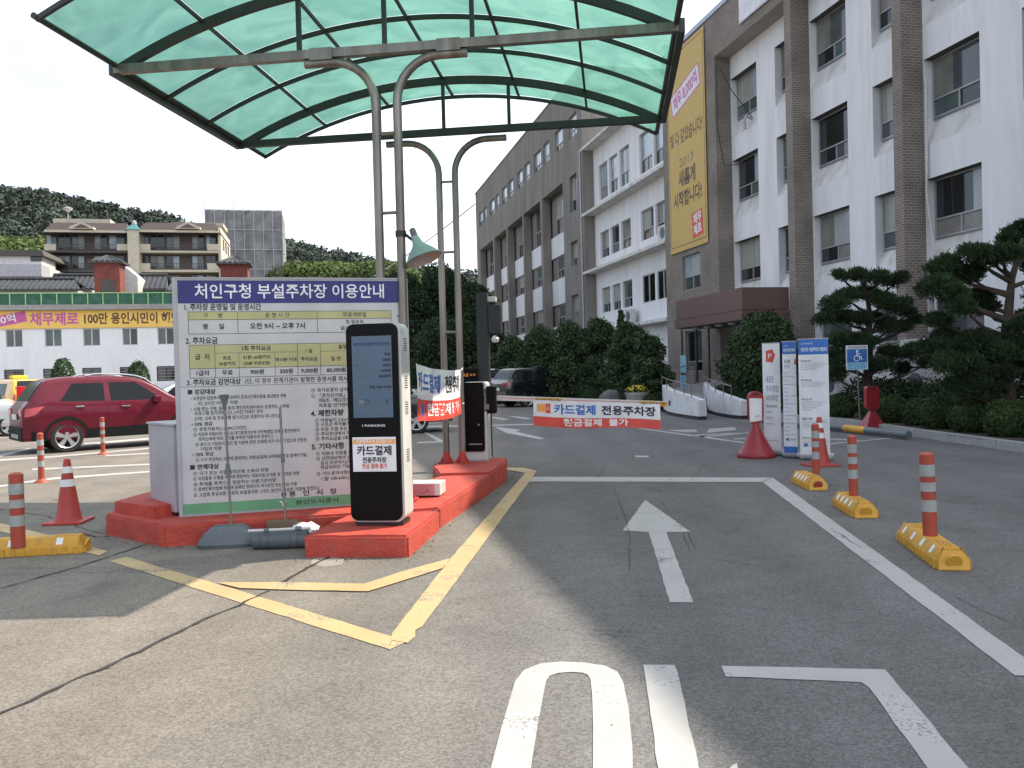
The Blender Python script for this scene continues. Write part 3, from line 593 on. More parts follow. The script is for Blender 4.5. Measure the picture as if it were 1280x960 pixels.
P.text(-.165, 1.628, '2017.05.30 화요일', .014, 'ink_grey')
for i, (a, b_) in enumerate((('최초 30분', '무료'), ('31분~60분', '900원'), ('매10분당', '300원'), ('1일주차요금', '9,000원'), ('월정기권', '80,000원'))):
    z = 1.492-i*.047; P.text(-.165, z, a, .025, 'ink_grey'); P.text(.158, z, b_, .026, 'ink', align='r', bold=.02)
P.text(-.165, 1.21, '운영시간', .024, 'ink_grey'); P.text(.158, 1.21, '평일 9:00~19:00', .026, 'ink', align='r', bold=.025)
P.rect(-.135, -.09, 1.062, 1.10, 'ink_grey'); 
for a in ((-.09, 1.10, -.045, 1.10), (-.09, 1.062, -.045, 1.062), (-.045, 1.062, -.045, 1.10)): P.line(*a, .003, 'ink')
P.text(.09, 1.08, '용인도시공사', .018, 'ink_grey', align='r', width=.095, bold=.01)
P.line(.10, 1.102, .117, 1.08, .006, 'ink'); P.line(.134, 1.102, .117, 1.08, .006, 'ink'); P.line(.117, 1.08, .117, 1.055, .006, 'ink')
P.text(sc, .975, '처인구청 청사 부설주차장은 유료로 운영됩니다', .015, 'ink_grey', align='c', width=.30, bold=.01)
P.rect(-.205, .185, .475, .775, 'banner_white', .0235); P.rect(-.20, .18, .715, .757, 'print_orange', .0245); P.text(-.01, .737, '이용해주셔서 감사합니다', .033, 'print_white', align='c', width=.32, bold=.015)
P.text(-.01, .655, '카드결제', .078, 'ink', align='c', width=.31, bold=.025); P.text(-.01, .575, '전용주차장', .046, 'ink', align='c', width=.215, bold=.025); P.text(-.01, .522, '현금 결제 불가', .042, 'print_red', align='c', width=.225, bold=.015)
P.build(kk)

# ================================================================ barrier gate
gb = thing('barrier_gate', 'black and white barrier gate cabinet with raised end of arm on the rear slab', 'barrier gate', (-.53, 11.72, .25), -LA)
MB().prismy(rr(-.17, .165, 0, 1.12, .04), 0, .34).build('cabinet', 'kiosk_white', gb, smooth=30)
MB().prismy(rr(-.168, .130, .14, 1.118, .035), -.02, 0).build('front_panel', 'kiosk_black', gb, smooth=30)
MB().box(-.18, .175, -.01, .35, -.01, .03).build('plinth', 'galv', gb); MB().tube([(.05, -.028, .52), (.05, -.019, .52)], .012, 10).build('lock', 'galv', gb)
P = Print(.0215); P.text(-.10, .245, 'I PARKING', .022, 'print_white', width=.19); P.build(gb)
arm = MB(); arm.prismy([(.0, .94), (2.70, .785), (2.70, .735), (.0, .865)], .09, .125); arm.build('arm', 'kiosk_white', gb)
MB().prismy([(.35, .892), (2.70, .762), (2.70, .756), (.35, .884)], .0885, .0895).build('arm_stripe', 'print_red', gb)
MB().bbox(.02, .30, .0, .14, .67, 1.06, .03).build('arm_bracket', 'kiosk_black', gb); MB().box(.12, .20, -.008, .0, .73, .81).build('bracket_badge', 'ink_grey', gb)
MB().box(2.70, 2.725, .08, .13, .725, .80).build('arm_tip', 'board_navy', gb)
for a, b_, t in ((.84, 1.22, '1번 차량이 진입시 주의'), (2.28, 2.68, '차량이 완전 정지 후')):
    zt = .915-.055*a; zt2 = .915-.055*b_; MB().prismy([(a, zt+.012), (b_, zt2+.012), (b_, zt2-.052), (a, zt-.052)], .083, .0875).build('warning_label', 'board_yellow' if False else 'yellow_plastic', gb)
    P = Print(-.081); P.text((a+b_)/2, (zt+zt2)/2-.02, t, .034, 'ink', align='c', width=.34, bold=.02, rot=-.04); P.build(gb)

for _ in (): pass
def cloth(w_, h_, f, n=24, k=8):
    V = []; F_ = []
    for i in range(n+1):
        for j in range(k+1):
            x = w_*i/n; z = -h_*j/k; V.append((x, f(x, z), z))
    for i in range(n):
        for j in range(k): a = i*(k+1)+j; F_.append((a, a+1, a+k+2, a+k+1))
    return MB().add(V, F_)
# banner slung from the arm
ba = thing('barrier_banner', 'wide white and red card payment banner hanging from the barrier arm', 'banner', (gb.location.x+.82*math.cos(LA)+.07*math.sin(LA), gb.location.y-.82*math.sin(LA)+.07*math.cos(LA), 1.10), -LA)
H2 = .36; W2 = 1.76
sg = lambda x: -.045*x-.014*math.sin(x/W2*2*math.pi+.4)   # sagging hem
fz = lambda v, red=False: (v[0], v[1]+.012*math.sin(v[0]*5)+.0*v[2]-.02*abs(v[2]), v[2]*(1+0*v[0])+(-.055*v[0])+(-.02*math.sin(v[0]/W2*6.0)*(-v[2]/H2)))
w1 = cloth(W2, H2, lambda x, z: 0); w1.v = [fz(v) for v in w1.v]; w1.build('cloth', 'banner_white', ba, smooth=True)
class P2(Print): pass
P = Print(.004)
def strip(P, x0, x1, z0, z1, m, n=20, eps=.003):
    for i in range(n):
        a = x0+(x1-x0)*i/n; b_ = x0+(x1-x0)*(i+1)/n; P.rect(a, b_, z0, z1, m, eps)
strip(P, 0, W2, -H2, -.225, 'print_red'); P.rect(.05, .175, -.16, -.055, 'print_orange', .003); P.rect(.175, .24, -.175, -.045, 'print_red', .003); P.text(.207, -.11, '人', .05, 'print_white', align='c', eps=.005)
P.text(.29, -.12, '카드결제', .125, 'print_blue', width=.58, bold=.03); P.text(.95, -.12, '전용주차장', .125, 'ink', width=.75, bold=.03); P.text(.42, -.29, '현금결제  불가', .095, 'print_white', width=.90, bold=.025)
P.build(ba, fz)
for i in range(5):
    x = .02+i*.43; MB().tube([(x, -.005, -.055*x-.01), (x, -.012, -.055*x+.01), (x, .02, -.055*x+.03)], .004, 6).build('tie', 'rope', ba)

# banner between the kiosk and the rear posts
qa = Vector((-.92, 7.52, 1.62)); rp = rm @ Vector((.112, 3.07, 0)); qb = Vector((rp.x-.0, rp.y-.06, 1.60))
A0 = AY(520, 458, 9.3); A1 = AY(577, 462, 11.2)
dv = Vector((A1.x-A0.x, A1.y-A0.y, 0)); ang = math.atan2(dv.y, dv.x); wd = dv.length
bn_ = thing('card_banner', 'small wrinkled card payment banner tied to the rear canopy posts', 'banner', (A0.x, A0.y, A0.z+.04), ang)
hh = .60; dz = (A1.z-A0.z)
def fb(v):
    x, y, z = v; t = x/wd
    return (x, y+.03*math.sin(t*7)+.010*math.sin(t*23+z*6), z*(1-.10*t)+t*(dz-.04)-.04*math.sin(math.pi*t))
w1 = cloth(wd, hh+.05, lambda x, z: 0, 40, 8); w1.v = [fb(v) for v in w1.v]; w1.build('cloth', 'banner_white', bn_, smooth=True)
P = Print(.006); strip(P, 0, wd, -hh-.05, -.40, 'print_red', 40, .004); P.text(.12, -.20, '카드결제', .22, 'print_blue', width=wd*.40, bold=.02); P.text(wd*.54, -.20, '전용주차장', .22, 'ink', width=wd*.42, bold=.02); P.text(wd*.24, -.52, '현금결제 불가', .15, 'print_white', width=wd*.62, bold=.02); P.rect(wd*.1, wd*.19, -.6, -.45, 'print_blue', .005)
P.build(bn_, fb)
for (a, b_) in (((wd-.01, 0, dz-.05), (wd+.12, .02, dz-.02)), ((wd-.01, 0, dz-.50), (wd+.14, .02, dz-.50))): MB().tube([fb(a) if False else a, b_], .008, 6).build('tie', 'rope', bn_)

# camera mast with display board
mast = thing('camera_mast', 'dark square camera mast with a lit display board behind the barrier cabinet', 'camera mast', (-.43, 13.0, 0), -LA)
MB().box(-.09, .09, -.09, .09, 0, 2.75).build('column', 'dark_metal', mast); MB().box(-.13, .13, -.13, .13, 0, .04).build('base', 'dark_metal', mast)
db = MB().bbox(-.46, -.08, -.16, .0, 1.36, 1.58, .01).build('display', 'kiosk_black', mast)
E_ = bpy.data.materials.new('led_amber'); E_.use_nodes = True; b_ = E_.node_tree.nodes['Principled BSDF']; b_.inputs['Emission Color'].default_value = (1, .35, .06, 1); b_.inputs['Emission Strength'].default_value = .45; b_.inputs['Base Color'].default_value = (.1, .05, .02, 1); MATS['led_amber'] = E_
P = Print(.162); P.text(-.27, 1.47, '출구 요금 ㅁㅁ', .05, 'led_amber', align='c', width=.30); P.build(mast)
MB().tube([(.09, 0, 2.5), (.18, -.02, 2.5)], .02, 8).build('arm', 'dark_metal', mast); MB().bbox(.08, .22, -.06, .06, 2.60, 2.68, .01).build('flood_light', 'kiosk_white', mast); MB().bbox(.10, .30, -.12, .05, 2.1, 2.55, .02).build('housing', 'dark_metal', mast)
mb = MB(); mb.lathe([(.01, -.06), (.05, -.05), (.065, 0), (.03, .05)], 14, (.2, -.1, 2.02)); mb.build('dome_camera', 'kiosk_white', mast, smooth=True)

# foam box on the island
fx = G(528, 618, .22)
pb = thing('foam_box', 'pink and white foam block with scrawled marks lying on the island', 'box', (fx.x, fx.y, .225), -.12)
MB().bbox(-.22, .22, -.13, .17, 0, .13, .006).build('block', 'kiosk_white', pb); MB().box(-.215, .16, -.136, -.131, .008, .122).build('wrapper', 'pink_foam', pb)
mk = MB(); mk.v = []; 
for a, b_ in (((-.16, .11), (-.10, .02)), ((-.02, .05), (.05, .09)), ((.02, .02), (.10, .06)), ((.06, .11), (.11, .03)), ((-.08, .06), (-.03, .03))): mk.bar((a[0], -.1375, a[1]), (b_[0], -.1375, b_[1]), .002, .006, up=(0, 1, 0))
mk.build('scrawl', 'board_navy', pb)
# ================================================================ props by the board
pw = G(284, 684)
ws = thing('weighted_pole_stand', 'grey plastic ballast base with thin telescopic pole, left of the ballast tube', 'pole stand', (pw.x, pw.y, 0), .12)
bm = bmesh.new(); V = []
mb = MB()
lv = [(.0, .25, .17), (.035, .26, .18), (.075, .25, .17), (.08, .235, .155), (.12, .215, .14), (.125, .20, .12), (.165, .16, .10), (.18, .13, .08)]
N = 24; ringv = []
for z, a, b_ in lv:
    for k in range(N):
        t = 2*math.pi*k/N; c, s_ = math.cos(t), math.sin(t); e = .45
        ringv.append((a*math.copysign(abs(c)**e, c), b_*math.copysign(abs(s_)**e, s_)+.10, z))
F_ = [(i*N+j, i*N+(j+1) % N, (i+1)*N+(j+1) % N, (i+1)*N+j) for i in range(len(lv)-1) for j in range(N)]+[tuple(range(N))[::-1], tuple(range((len(lv)-1)*N, len(lv)*N))]
mb.add(ringv, F_); mb.build('base', 'plastic_grey', ws, smooth=24)
MB().tube([(.02, .10, .14), (-.01, .12, 1.30)], .011, 10).build('pole', 'steel', ws, smooth=True)
MB().lathe([(.012, .0), (.035, .0), (.02, .06), (.016, .10)], 12, (.003, .11, .64)).build('sleeve', 'plastic_grey', ws, smooth=True)
MB().lathe([(.016, .0), (.02, .06), (.04, .12), (.045, .14), (.01, .145)], 12, (-.012, .12, 1.22)).build('cap', 'plastic_grey', ws, smooth=True)
q = G(349, 687)
rl = thing('ballast_tube', 'grey ribbed ballast tube lying between the pole stand and the front island block', 'ballast tube', (q.x, q.y+.06, 0), .03)
pr = []
for i in range(49):
    x = -.26+.52*i/48; g = min(1, (1-abs(x)/.262)*9); r = .082*math.sqrt(max(g, .05)) if g < 1 else .082
    if abs(abs(x)-.16) < .008 or abs(abs(x)-.10) < .008: r *= .92
    pr.append((x, r))
mb = MB(); mb.tube([(x, 0, .082) for x, r in pr], [r for x, r in pr], 20); mb.build('tube', 'plastic_grey', rl, smooth=50)
q = G(345, 668, .14)
st = thing('spare_pole', 'short white pole lying on top of the ballast tube', 'pole', (q.x, q.y, .178), .03)
MB().tube([(-.24, 0, 0), (.30, 0, .008)], .013, 10).build('pole', 'kiosk_white', st, smooth=True); MB().tube([(-.10, 0, 0), (-.06, 0, 0)], .02, 10).build('joint', 'plastic_grey', st); MB().tube([(.17, 0, .006), (.22, 0, .006)], .022, 10).build('joint', 'plastic_grey', st)
q = G(356, 661, .12)
br = thing('floor_broom', 'worn brown floor broom leaning upright against the notice board', 'broom', (q.x, q.y+.02, .10), .1)
MB().bbox(-.16, .12, -.04, .04, .03, .10, .012).build('head', 'wood', br); 
bz = MB()
for i in range(26):
    x = -.15+.26*i/25
    for y in (-.02, .02): bz.box(x-.004, x+.004, y-.015, y+.015, -.10+random.uniform(0, .02), .03)
stuff(bz.build('bristles', 'plastic_grey', br)); MB().tube([(.0, 0, .10), (-.03, .09, 1.13)], .011, 10).build('handle', 'steel', br, smooth=True); MB().tube([(-.012, .05, .62), (-.015, .06, .70)], .018, 10).build('grip', 'plastic_grey', br, smooth=True)
q = G(380, 668, .08)
rg = thing('crumpled_rag', 'crumpled pale rag tucked behind the ballast tube', 'rag', (q.x, q.y+.05, .12))
pts, d = shell_pts((0, 0, 0), (.12, .09, .055), 1, 1)
bm = bmesh.new(); bmesh.ops.create_icosphere(bm, subdivisions=3, radius=1)
from mathutils import noise
for v in bm.verts:
    k = 1+.35*noise.noise(v.co*2.2)+.2*noise.noise(v.co*6); v.co = Vector((v.co.x*.12*k, v.co.y*.08*k, v.co.z*.06*k))
me = bpy.data.meshes.new('cloth'); bm.to_mesh(me); bm.free(); me.materials.append(MATS['paper']); o = bpy.data.objects.new('cloth', me); COL.objects.link(o); o.parent = rg

# ================================================================ delineators and parking blocks
def make_block(name, label, cat, L_, group=None, stickers=4, orange_end=False):
    t = thing(name, label, cat, group=group)
    W_ = .235; H_ = .15; prof = [(-W_/2, 0), (W_/2, 0), (W_/2, .075), (W_*.28, H_), (-W_*.28, H_), (-W_/2, .075)]
    bm = bmesh.new(); n = len(prof); A = []
    for y, k in ((0, .93), (.05, 1), (L_-.05, 1), (L_, .93)):
        ins = .05 if y in (0, L_) else 0
        A.append([bm.verts.new((x*k, y if z < .08 else (y+(.06 if y == 0 else (-.06 if y == L_ else 0))), z*(1 if ins == 0 else .98))) for x, z in prof])
    for i in range(3):
        for j in range(n): bm.faces.new((A[i][j], A[i][(j+1) % n], A[i+1][(j+1) % n], A[i+1][j]))
    bm.faces.new(A[0][::-1]); bm.faces.new(A[3]); bmesh.ops.recalc_face_normals(bm, faces=bm.faces); bmesh.ops.bevel(bm, geom=list(bm.edges), offset=.007, segments=2, affect='EDGES')
    me = bpy.data.meshes.new('body'); bm.to_mesh(me); bm.free(); me.materials.append(MATS['yellow_plastic']); me.polygons.foreach_set('use_smooth', [True]*len(me.polygons)); me.set_sharp_from_angle(angle=.6)
    o = bpy.data.objects.new('body', me); COL.objects.link(o); o.parent = t
    rb = MB(); k = int(L_/.085)
    for i in range(k):
        y = .06+(L_-.12)*i/(k-1)
        for s_ in (-1, 1): rb.prism([(s_*(W_/2-.004), y-.022), (s_*(W_/2+.008), y-.018), (s_*(W_/2+.008), y+.018), (s_*(W_/2-.004), y+.022)], .004, .07)
    stuff(rb.build('side_ribs', 'yellow_plastic', t))
    gr = MB()
    for y0, y1 in ((.10, .26), (L_-.28, L_-.12)):
        for x in (-.03, .0, .03): gr.box(x-.009, x+.009, y0, y1, H_-.002, H_+.006)
    stuff(gr.build('top_ribs', 'yellow_plastic', t))
    e = MB(); e.tube([(0, .012, .068), (0, -.006, .062)], .052, 20); e.build('end_disc', 'orange_plastic' if orange_end else 'yellow_plastic', t)
    for i in range(stickers):
        y = .14+(L_-.36)*i/max(1, stickers-1)+.03
        for s_ in (-1, 1):
            a = Vector((s_*W_/2, 0, .075)); b_ = Vector((s_*W_*.28, 0, H_)); nn = Vector((s_*(H_-.075), 0, W_*.22)).normalized()*.002
            p0 = a.lerp(b_, .18)+nn; p1 = a.lerp(b_, .88)+nn
            MB().add([(p0.x, y, p0.z), (p0.x, y+.055, p0.z), (p1.x, y+.055, p1.z), (p1.x, y, p1.z)], [(0, 1, 2, 3)]).build('reflector', 'white_reflect', t)
    return t
def add_post(name, label, loc, h=.62, r=.042, tilt=0., foot=False, group='orange delineator posts', flare=False, k=0):
    t = thing(name, label, 'delineator post', loc, 0, group)
    T = lambda z: (tilt*z, 0)
    def seg(z0, z1, rr_): return MB().tube([(tilt*z0, 0, z0), (tilt*z1, 0, z1)], rr_, 20)
    seg(0, h, r).build('tube', 'orange_plastic', t, smooth=40)
    MB().lathe([(r, 0), (r+.003, .005), (r*.75, .02), (.012, .026)], 20, (tilt*h, 0, h-.003)).build('cap', 'orange_plastic', t, smooth=True)
    for z0, z1 in ((h*.885-.09, h*.885+.0), (h*.62-.06+.02, h*.62+.03), (h*.42-.07, h*.42+.02)):
        seg(z0, z1, r+.0025).build('reflective_band', 'reflective', t, smooth=40)
    if flare: MB().lathe([(.115, 0), (.11, .012), (.06, .04), (r+.002, .06)], 22).build('foot', 'orange_plastic', t, smooth=40)
    return t
# right row: direction from the photographed block edges
def block_at(near, far_dir, L_, label, **k):
    b_ = make_block('parking_block', label, 'parking block', L_, group='yellow plastic blocks along the lane', **k); return b_
blocks = [(3.12, 5.90, 1.09, 'large yellow lane block under the nearest full orange post on the right', False), (3.38, 7.98, .80, 'middle yellow lane block right of the white lane line', False), (3.60, 9.83, .75, 'farthest yellow lane block with an orange disc on its end', True), (2.85, 3.70, 1.06, 'yellow lane block cut off by the right edge of the photograph', False)]
ROW = []
for x, y, L_, lab, oe in blocks:
    t = make_block('parking_block', lab, 'parking block', L_, 'yellow plastic blocks along the lane', 4, oe); t.location = (x, y, 0); t.rotation_euler = (0, 0, {3: -.19, 5: -.19, 7: -.12, 9: -.06}[int(y)]); ROW.append(t)
add_post('delineator_post', 'orange post with three grey bands on the nearest full yellow block', (*G(1163, 670, .145)[:2], .145), h=.63, r=.053, tilt=-.03)
add_post('delineator_post', 'orange post with three grey bands on the middle yellow block', (*G(1067, 620, .145)[:2], .145), h=.60, r=.044, tilt=-.01)
add_post('delineator_post', 'orange post with grey bands on the farthest yellow block, in front of the cone', (*G(1020, 592, .145)[:2], .145), h=.60, r=.044, tilt=.0)
t = make_block('parking_block', 'long yellow block with white squares at the left edge, its end towards the island', 'parking block', 1.15, 'yellow plastic blocks along the lane', 3)
q = G(106, 690); t.location = (q.x, q.y+.05, 0); t.rotation_euler = (0, 0, math.radians(98))
q = G(23, 685, .12)
add_post('delineator_post', 'orange post behind the yellow block at the left edge', (q.x, q.y, .12), h=.62, r=.056)
q = G(52, 603); add_post('delineator_post', 'slim bright orange post on a flared foot left of the traffic cone', (q.x, q.y, 0), h=.74, r=.045, flare=True)
q = G(129, 568); add_post('delineator_post', 'slim bright orange post on a flared foot beside the red car', (q.x, q.y, 0), h=.76, r=.042, flare=True)

def cone(label, loc, rz=0., s_=1., H_=.72):
    t = thing('traffic_cone', label, 'traffic cone', loc, rz, 'red traffic cones')
    rr_ = lambda z: (.145-(.145-.036)*(z/H_))*s_
    MB().lathe([(rr_(0)+.012, .022), (rr_(.03), .05), (rr_(H_*.5), H_*.5), (rr_(H_), H_*.985), (rr_(H_)*.6, H_)], 28).build('body', 'cone_red', t, smooth=40)
    MB().bbox(-.22*s_, .22*s_, -.22*s_, .22*s_, 0, .028, .01).build('base', 'cone_red', t)
    for z0, z1 in ((H_*.57, H_*.68), (H_*.78, H_*.88)): MB().lathe([(rr_(z0)+.003, z0), (rr_(z1)+.003, z1)], 28).build('white_band', 'white_reflect', t, smooth=40)
    return t
q = G(80, 655); cone('red traffic cone standing alone left of the island', (q.x, q.y+.1, 0), .1, .9, .69)
q = G(1030, 583); cone('red traffic cone in front of the right hand banner stand', (q.x-.02, q.y+.1, 0), .2, .95, .72)

# water filled sign barrels
def barrel(label, loc, rz, H_=1.02, paper=False):
    t = thing('barrel_sign', label, 'water barrel sign', loc, rz, 'red water filled sign stands')
    MB().lathe([(.30, 0), (.31, .03), (.30, .07), (.27, .10), (.20, .22), (.12, .38), (.06, .52), (.05, .55)], 28).build('base', 'barrel_red', t, smooth=40)
    P_ = [(-.03, .52), (.03, .52), (.10, .60), (.13, .68), (.13, .98), (.10, 1.05), (.04, 1.08), (-.04, 1.08), (-.10, 1.05), (-.13, .98), (-.13, .68), (-.10, .60)]
    mb = MB(); mb.prismy(P_, -.035, .035); o = mb.build('panel', 'barrel_red', t, smooth=30)
    if paper: MB().add([(-.12, -.045, .58), (.09, -.04, .60), (.10, -.04, .96), (-.12, -.042, .97)], [(0, 1, 2, 3)]).build('notice_sheet', 'paper', t); p_ = Print(.048); p_.line(-.04, .66, .06, .68, .006, 'ink_grey'); p_.line(-.01, .64, .03, .70, .005, 'ink_grey'); p_.build(t)
    MB().box(-.05, .05, -.04, .04, 1.02, 1.045).build('handle_slot', 'black_rubber', t)
    return t
q = G(950, 573); barrel('red water filled sign stand with a white paper, left of the banner stands', (q.x, q.y+.2, 0), .15, paper=True)
q = G(1088, 538)
t = thing('barrel_sign', 'plain red sign stand with pyramid foot against the planter kerb', 'water barrel sign', (q.x, q.y-.1, 0), .1, 'red water filled sign stands')
MB().add([(-.26, -.22, 0), (.26, -.22, 0), (.26, .22, 0), (-.26, .22, 0), (-.035, -.03, .47), (.035, -.03, .47), (.035, .03, .47), (-.035, .03, .47)], [(0, 3, 2, 1), (4, 5, 6, 7), (0, 1, 5, 4), (1, 2, 6, 5), (2, 3, 7, 6), (3, 0, 4, 7)]).build('foot', 'barrel_red', t)
MB().prismy([(-.06, .45), (.06, .45), (.15, .52), (.15, .93), (.12, .98), (-.12, .98), (-.15, .93), (-.15, .52)], -.06, .06).build('panel', 'barrel_red', t); MB().box(-.08, .08, -.063, .063, .92, .95).build('handle_slot', 'black_rubber', t)

# banner stands
mat('bag_grey', (.36, .36, .37), .8, dirt=(.12, .12, .12), dscale=9)
def stand(label, p0, p1, z1, cols, fn, zb=.09):
    d = Vector((p1[0]-p0[0], p1[1]-p0[1])); wd_ = d.length; a = math.atan2(d.y, d.x)
    t = thing('banner_stand', label, 'banner stand', (p0[0], p0[1], 0), a, 'tall parking notice banner stands')
    MB().box(0, wd_, -.003, .003, zb, z1).build('banner_sheet', 'banner_white', t)
    MB().tube([(-.01, 0, z1), (wd_+.01, 0, z1)], .008, 8).build('top_rail', 'galv', t); MB().tube([(wd_/2, .05, .05), (wd_/2, .03, z1)], .010, 8).build('pole', 'dark_metal', t)
    pr = []; L_ = wd_*.95+.12
    pts = [(wd_/2-L_/2+L_*i/20, .06, .07+.008*math.sin(i*1.7)) for i in range(21)]; r = [.066*(1 if 1 < i < 19 else .6) for i in range(21)]
    MB().tube(pts, r, 14).build('weight_bag', 'bag_grey', t, smooth=60)
    P_ = Print(.006); fn(P_, wd_, z1); P_.build(t); return t
xa = lambda px, Y: AY(px, 500, Y).x
def f1(P, W_, H_):
    k = W_
    P.poly([(.06, H_-.30), (.06, H_-.12), (.17, H_-.10), (.21, H_-.20), (.17, H_-.32)], 'print_red'); P.text(.125, H_-.21, 'P', .10, 'print_white', align='c', eps=.0075, width=.055)
    for i, s_ in enumerate(('새로운', '주차경험', '아이파킹')): P.text(.05, H_-.60-i*.155, s_, .11, 'ink_grey', width=[.13, .20, .19][i])
    P.text(.05, H_-1.04, '처인구청과 함께', .045, 'ink_grey', bold=.02, width=.17)
    for i in range(3): P.text(.05, H_-1.13-i*.10, ['새로운 주차', '문화를 만드는', '주차 서비스'][i], .04, 'ink_grey', width=[.10, .12, .13][i])
    P.text(.04, .26, 'I PARKING  www.iparking.co.kr', .02, 'ink_grey', width=.2)
W0 = .52
stand('leftmost tall white banner stand with a red P emblem', (xa(954, 13.75), 13.75), (xa(975.8, 13.6), 13.6), 1.86, None, f1)
def f2(P, W_, H_):
    P.rect(0, W_, H_-.20, H_, 'print_blue'); P.text(.03, H_-.07, '아이파킹', .025, 'print_white', width=.07); P.text(.02, H_-.14, '처인구청 주차장', .05, 'print_white', width=W_*.86, bold=.02)
    P.text(.03, H_-.32, '카드결제', .06, 'ink_grey', width=.10, bold=.02); P.text(.03, H_-.40, '전용주차', .06, 'ink_grey', width=.10); P.poly([(.19, H_-.36), (.205, H_-.26), (.23, H_-.30), (.225, H_-.38)], 'print_red')
    for i in range(18): P.text(.02, H_-.50-i*.062, ['이용요금', '최초 30분 무료 이후 900원', '30분까지  60분까지', '결제방법 안내 신용카드 결제', '정산 후 출차'][i % 5], .022, 'ink_grey', width=W_*(.85 if i % 5 in (1, 3) else .35))
    P.rect(0, W_, .09, .19, 'print_blue'); P.text(.04, .30, '용인도시공사', .04, 'print_blue', width=.16); P.disc(.06, .30, .02, 'ink')
stand('middle narrow banner stand with blue top and bottom bands', (xa(979, 13.35), 13.35), (xa(996, 13.2), 13.2), 1.87, None, f2)
def f3(P, W_, H_):
    P.rect(0, W_, H_-.24, H_, 'print_blue'); P.text(.04, H_-.07, 'I 처인구청 부설주차장', .03, 'print_white', width=.18); P.text(.04, H_-.165, '처인구청 부설주차장 이용안내', .06, 'print_white', width=W_*.86, bold=.02)
    z = H_-.34
    for h, rows in (('주차장 운영일 및 운영시간', 2), ('주차요금', 1), ('주차요금 감면', 3), ('결제', 2), ('주차요금 정산 안내', 2)):
        P.text(.03, z, h, .028, 'ink', width=.16, bold=.01); P.line(.03, z-.03, W_-.04, z-.03, .003, 'ink_grey')
        for i in range(rows+1): P.text(.04, z-.06-.034*i, '평일 오전 9시부터 오후 7시까지 신용카드 결제 가능', .02, 'ink_grey', width=W_*(.84-.16*i))
        z -= .30
    P.disc(.09, .24, .03, 'print_blue')
stand('right hand wide banner stand with blue header behind the cone', (xa(999, 13.0), 13.0), (xa(1036.5, 12.8), 12.8), 1.89, None, f3)

# disabled parking sign
sp = thing('disabled_parking_sign', 'small blue wheelchair parking sign on a thin pole in the hedge', 'parking sign', (8.05, 19.3, .15), -.10)
MB().tube([(.02, 0, 0), (-.02, 0, 1.35)], .016, 8).build('pole', 'steel', sp); MB().bbox(-.27, .22, -.02, .0, 1.19, 1.76, .006).build('plate', 'banner_white', sp)
P = Print(.023); P.rect(-.25, .20, 1.36, 1.67, 'print_blue'); P.rect(-.25, .20, 1.20, 1.355, 'print_sky'); P.text(-.025, 1.71, '장애인전용주차구역', .05, 'ink', align='c', width=.40, bold=.01)
P.disc(-.02, 1.625, .028, 'print_white', eps=.026); P.line(-.03, 1.60, -.02, 1.50, .03, 'print_white', .026); P.line(-.02, 1.505, .055, 1.50, .026, 'print_white', .026); P.line(.055, 1.50, .085, 1.42, .024, 'print_white', .026); P.line(-.025, 1.56, .05, 1.565, .018, 'print_white', .026); P.disc(-.03, 1.46, .072, 'print_white', .054, .026)
for i in range(3): P.text(-.23, 1.32-i*.045, ['주차가능표지 부착차량', '위반시 과태료 10만원', '신고전화 처인구청'][i], .03, 'board_navy', width=.38)
P.build(sp)
# striped pipe on the ground
pa, pb_, pc, pd = G(1020, 531, .1), G(1057, 535, .1), G(1083, 538, .1), G(1136, 543.5, .1)
pe = Vector((pa.x-.6, pa.y+2.0, .1))
pi = thing('barrier_pipe', 'black and yellow protective pipe lying along the planter kerb', 'barrier pipe', (0, 0, 0))
MB().tube([pe, pb_], .075, 14).build('black_section', 'plastic_grey', pi, smooth=True); MB().tube([pb_, pc], .078, 14).build('yellow_section', 'yellow_plastic', pi, smooth=True); MB().tube([pc, pd], .075, 14).build('black_section', 'plastic_grey', pi, smooth=True)

# ================================================================ planter: kerb stones and soil
soil = [(8.75, 4), (8.35, 9), (8.12, 13), (7.98, 16.5), (7.98, 20), (7.55, 22.5), (6.95, 23.6), (6.95, 24.2), (8.5, 26), (10.4, 29.6), (12.2, 26), (20, -6), (12, -6)]
mat('soil', (.055, .045, .032), .95, bump=.6, bscale=20, var=.3); 
sheet('planting_bed', soil, .13, 'soil')
kerb = struct(MB().add([(0, 0, 0), (.01, 0, 0), (0, .01, 0)], [(0, 1, 2)]).build('kerb', 'kerb_granite')); kerb.location = (8.5, 15, .02)
kl = [Vector((8.8, 3, 0)), Vector((8.35, 9, 0)), Vector((8.12, 13, 0)), Vector((7.98, 16.5, 0)), Vector((7.98, 20, 0)), Vector((7.55, 22.5, 0)), Vector((6.95, 23.6, 0))]
for i in range(len(kl)-1):
    a, b_ = kl[i], kl[i+1]; L_ = (b_-a).length; n = max(1, round(L_/1.05))
    for k in range(n):
        p, q = a.lerp(b_, k/n), a.lerp(b_, (k+1)/n); d = (q-p).normalized(); nn = Vector((-d.y, d.x, 0)); j = random.uniform(-.008, .008); p = p+d*.006; q = q-d*.006
        mb = MB(); o0 = p+nn*(.0+j); o1 = q+nn*(.0+j)
        mb.prism([(o0.x, o0.y), (o1.x, o1.y), ((o1-nn*.16).x, (o1-nn*.16).y), ((o0-nn*.16).x, (o0-nn*.16).y)], -.02, .155+random.uniform(-.005, .005))
        mb.v = [(v[0]-8.5, v[1]-15, v[2]-.02) for v in mb.v]; mb.build('kerb_stone', 'kerb_granite', kerb)
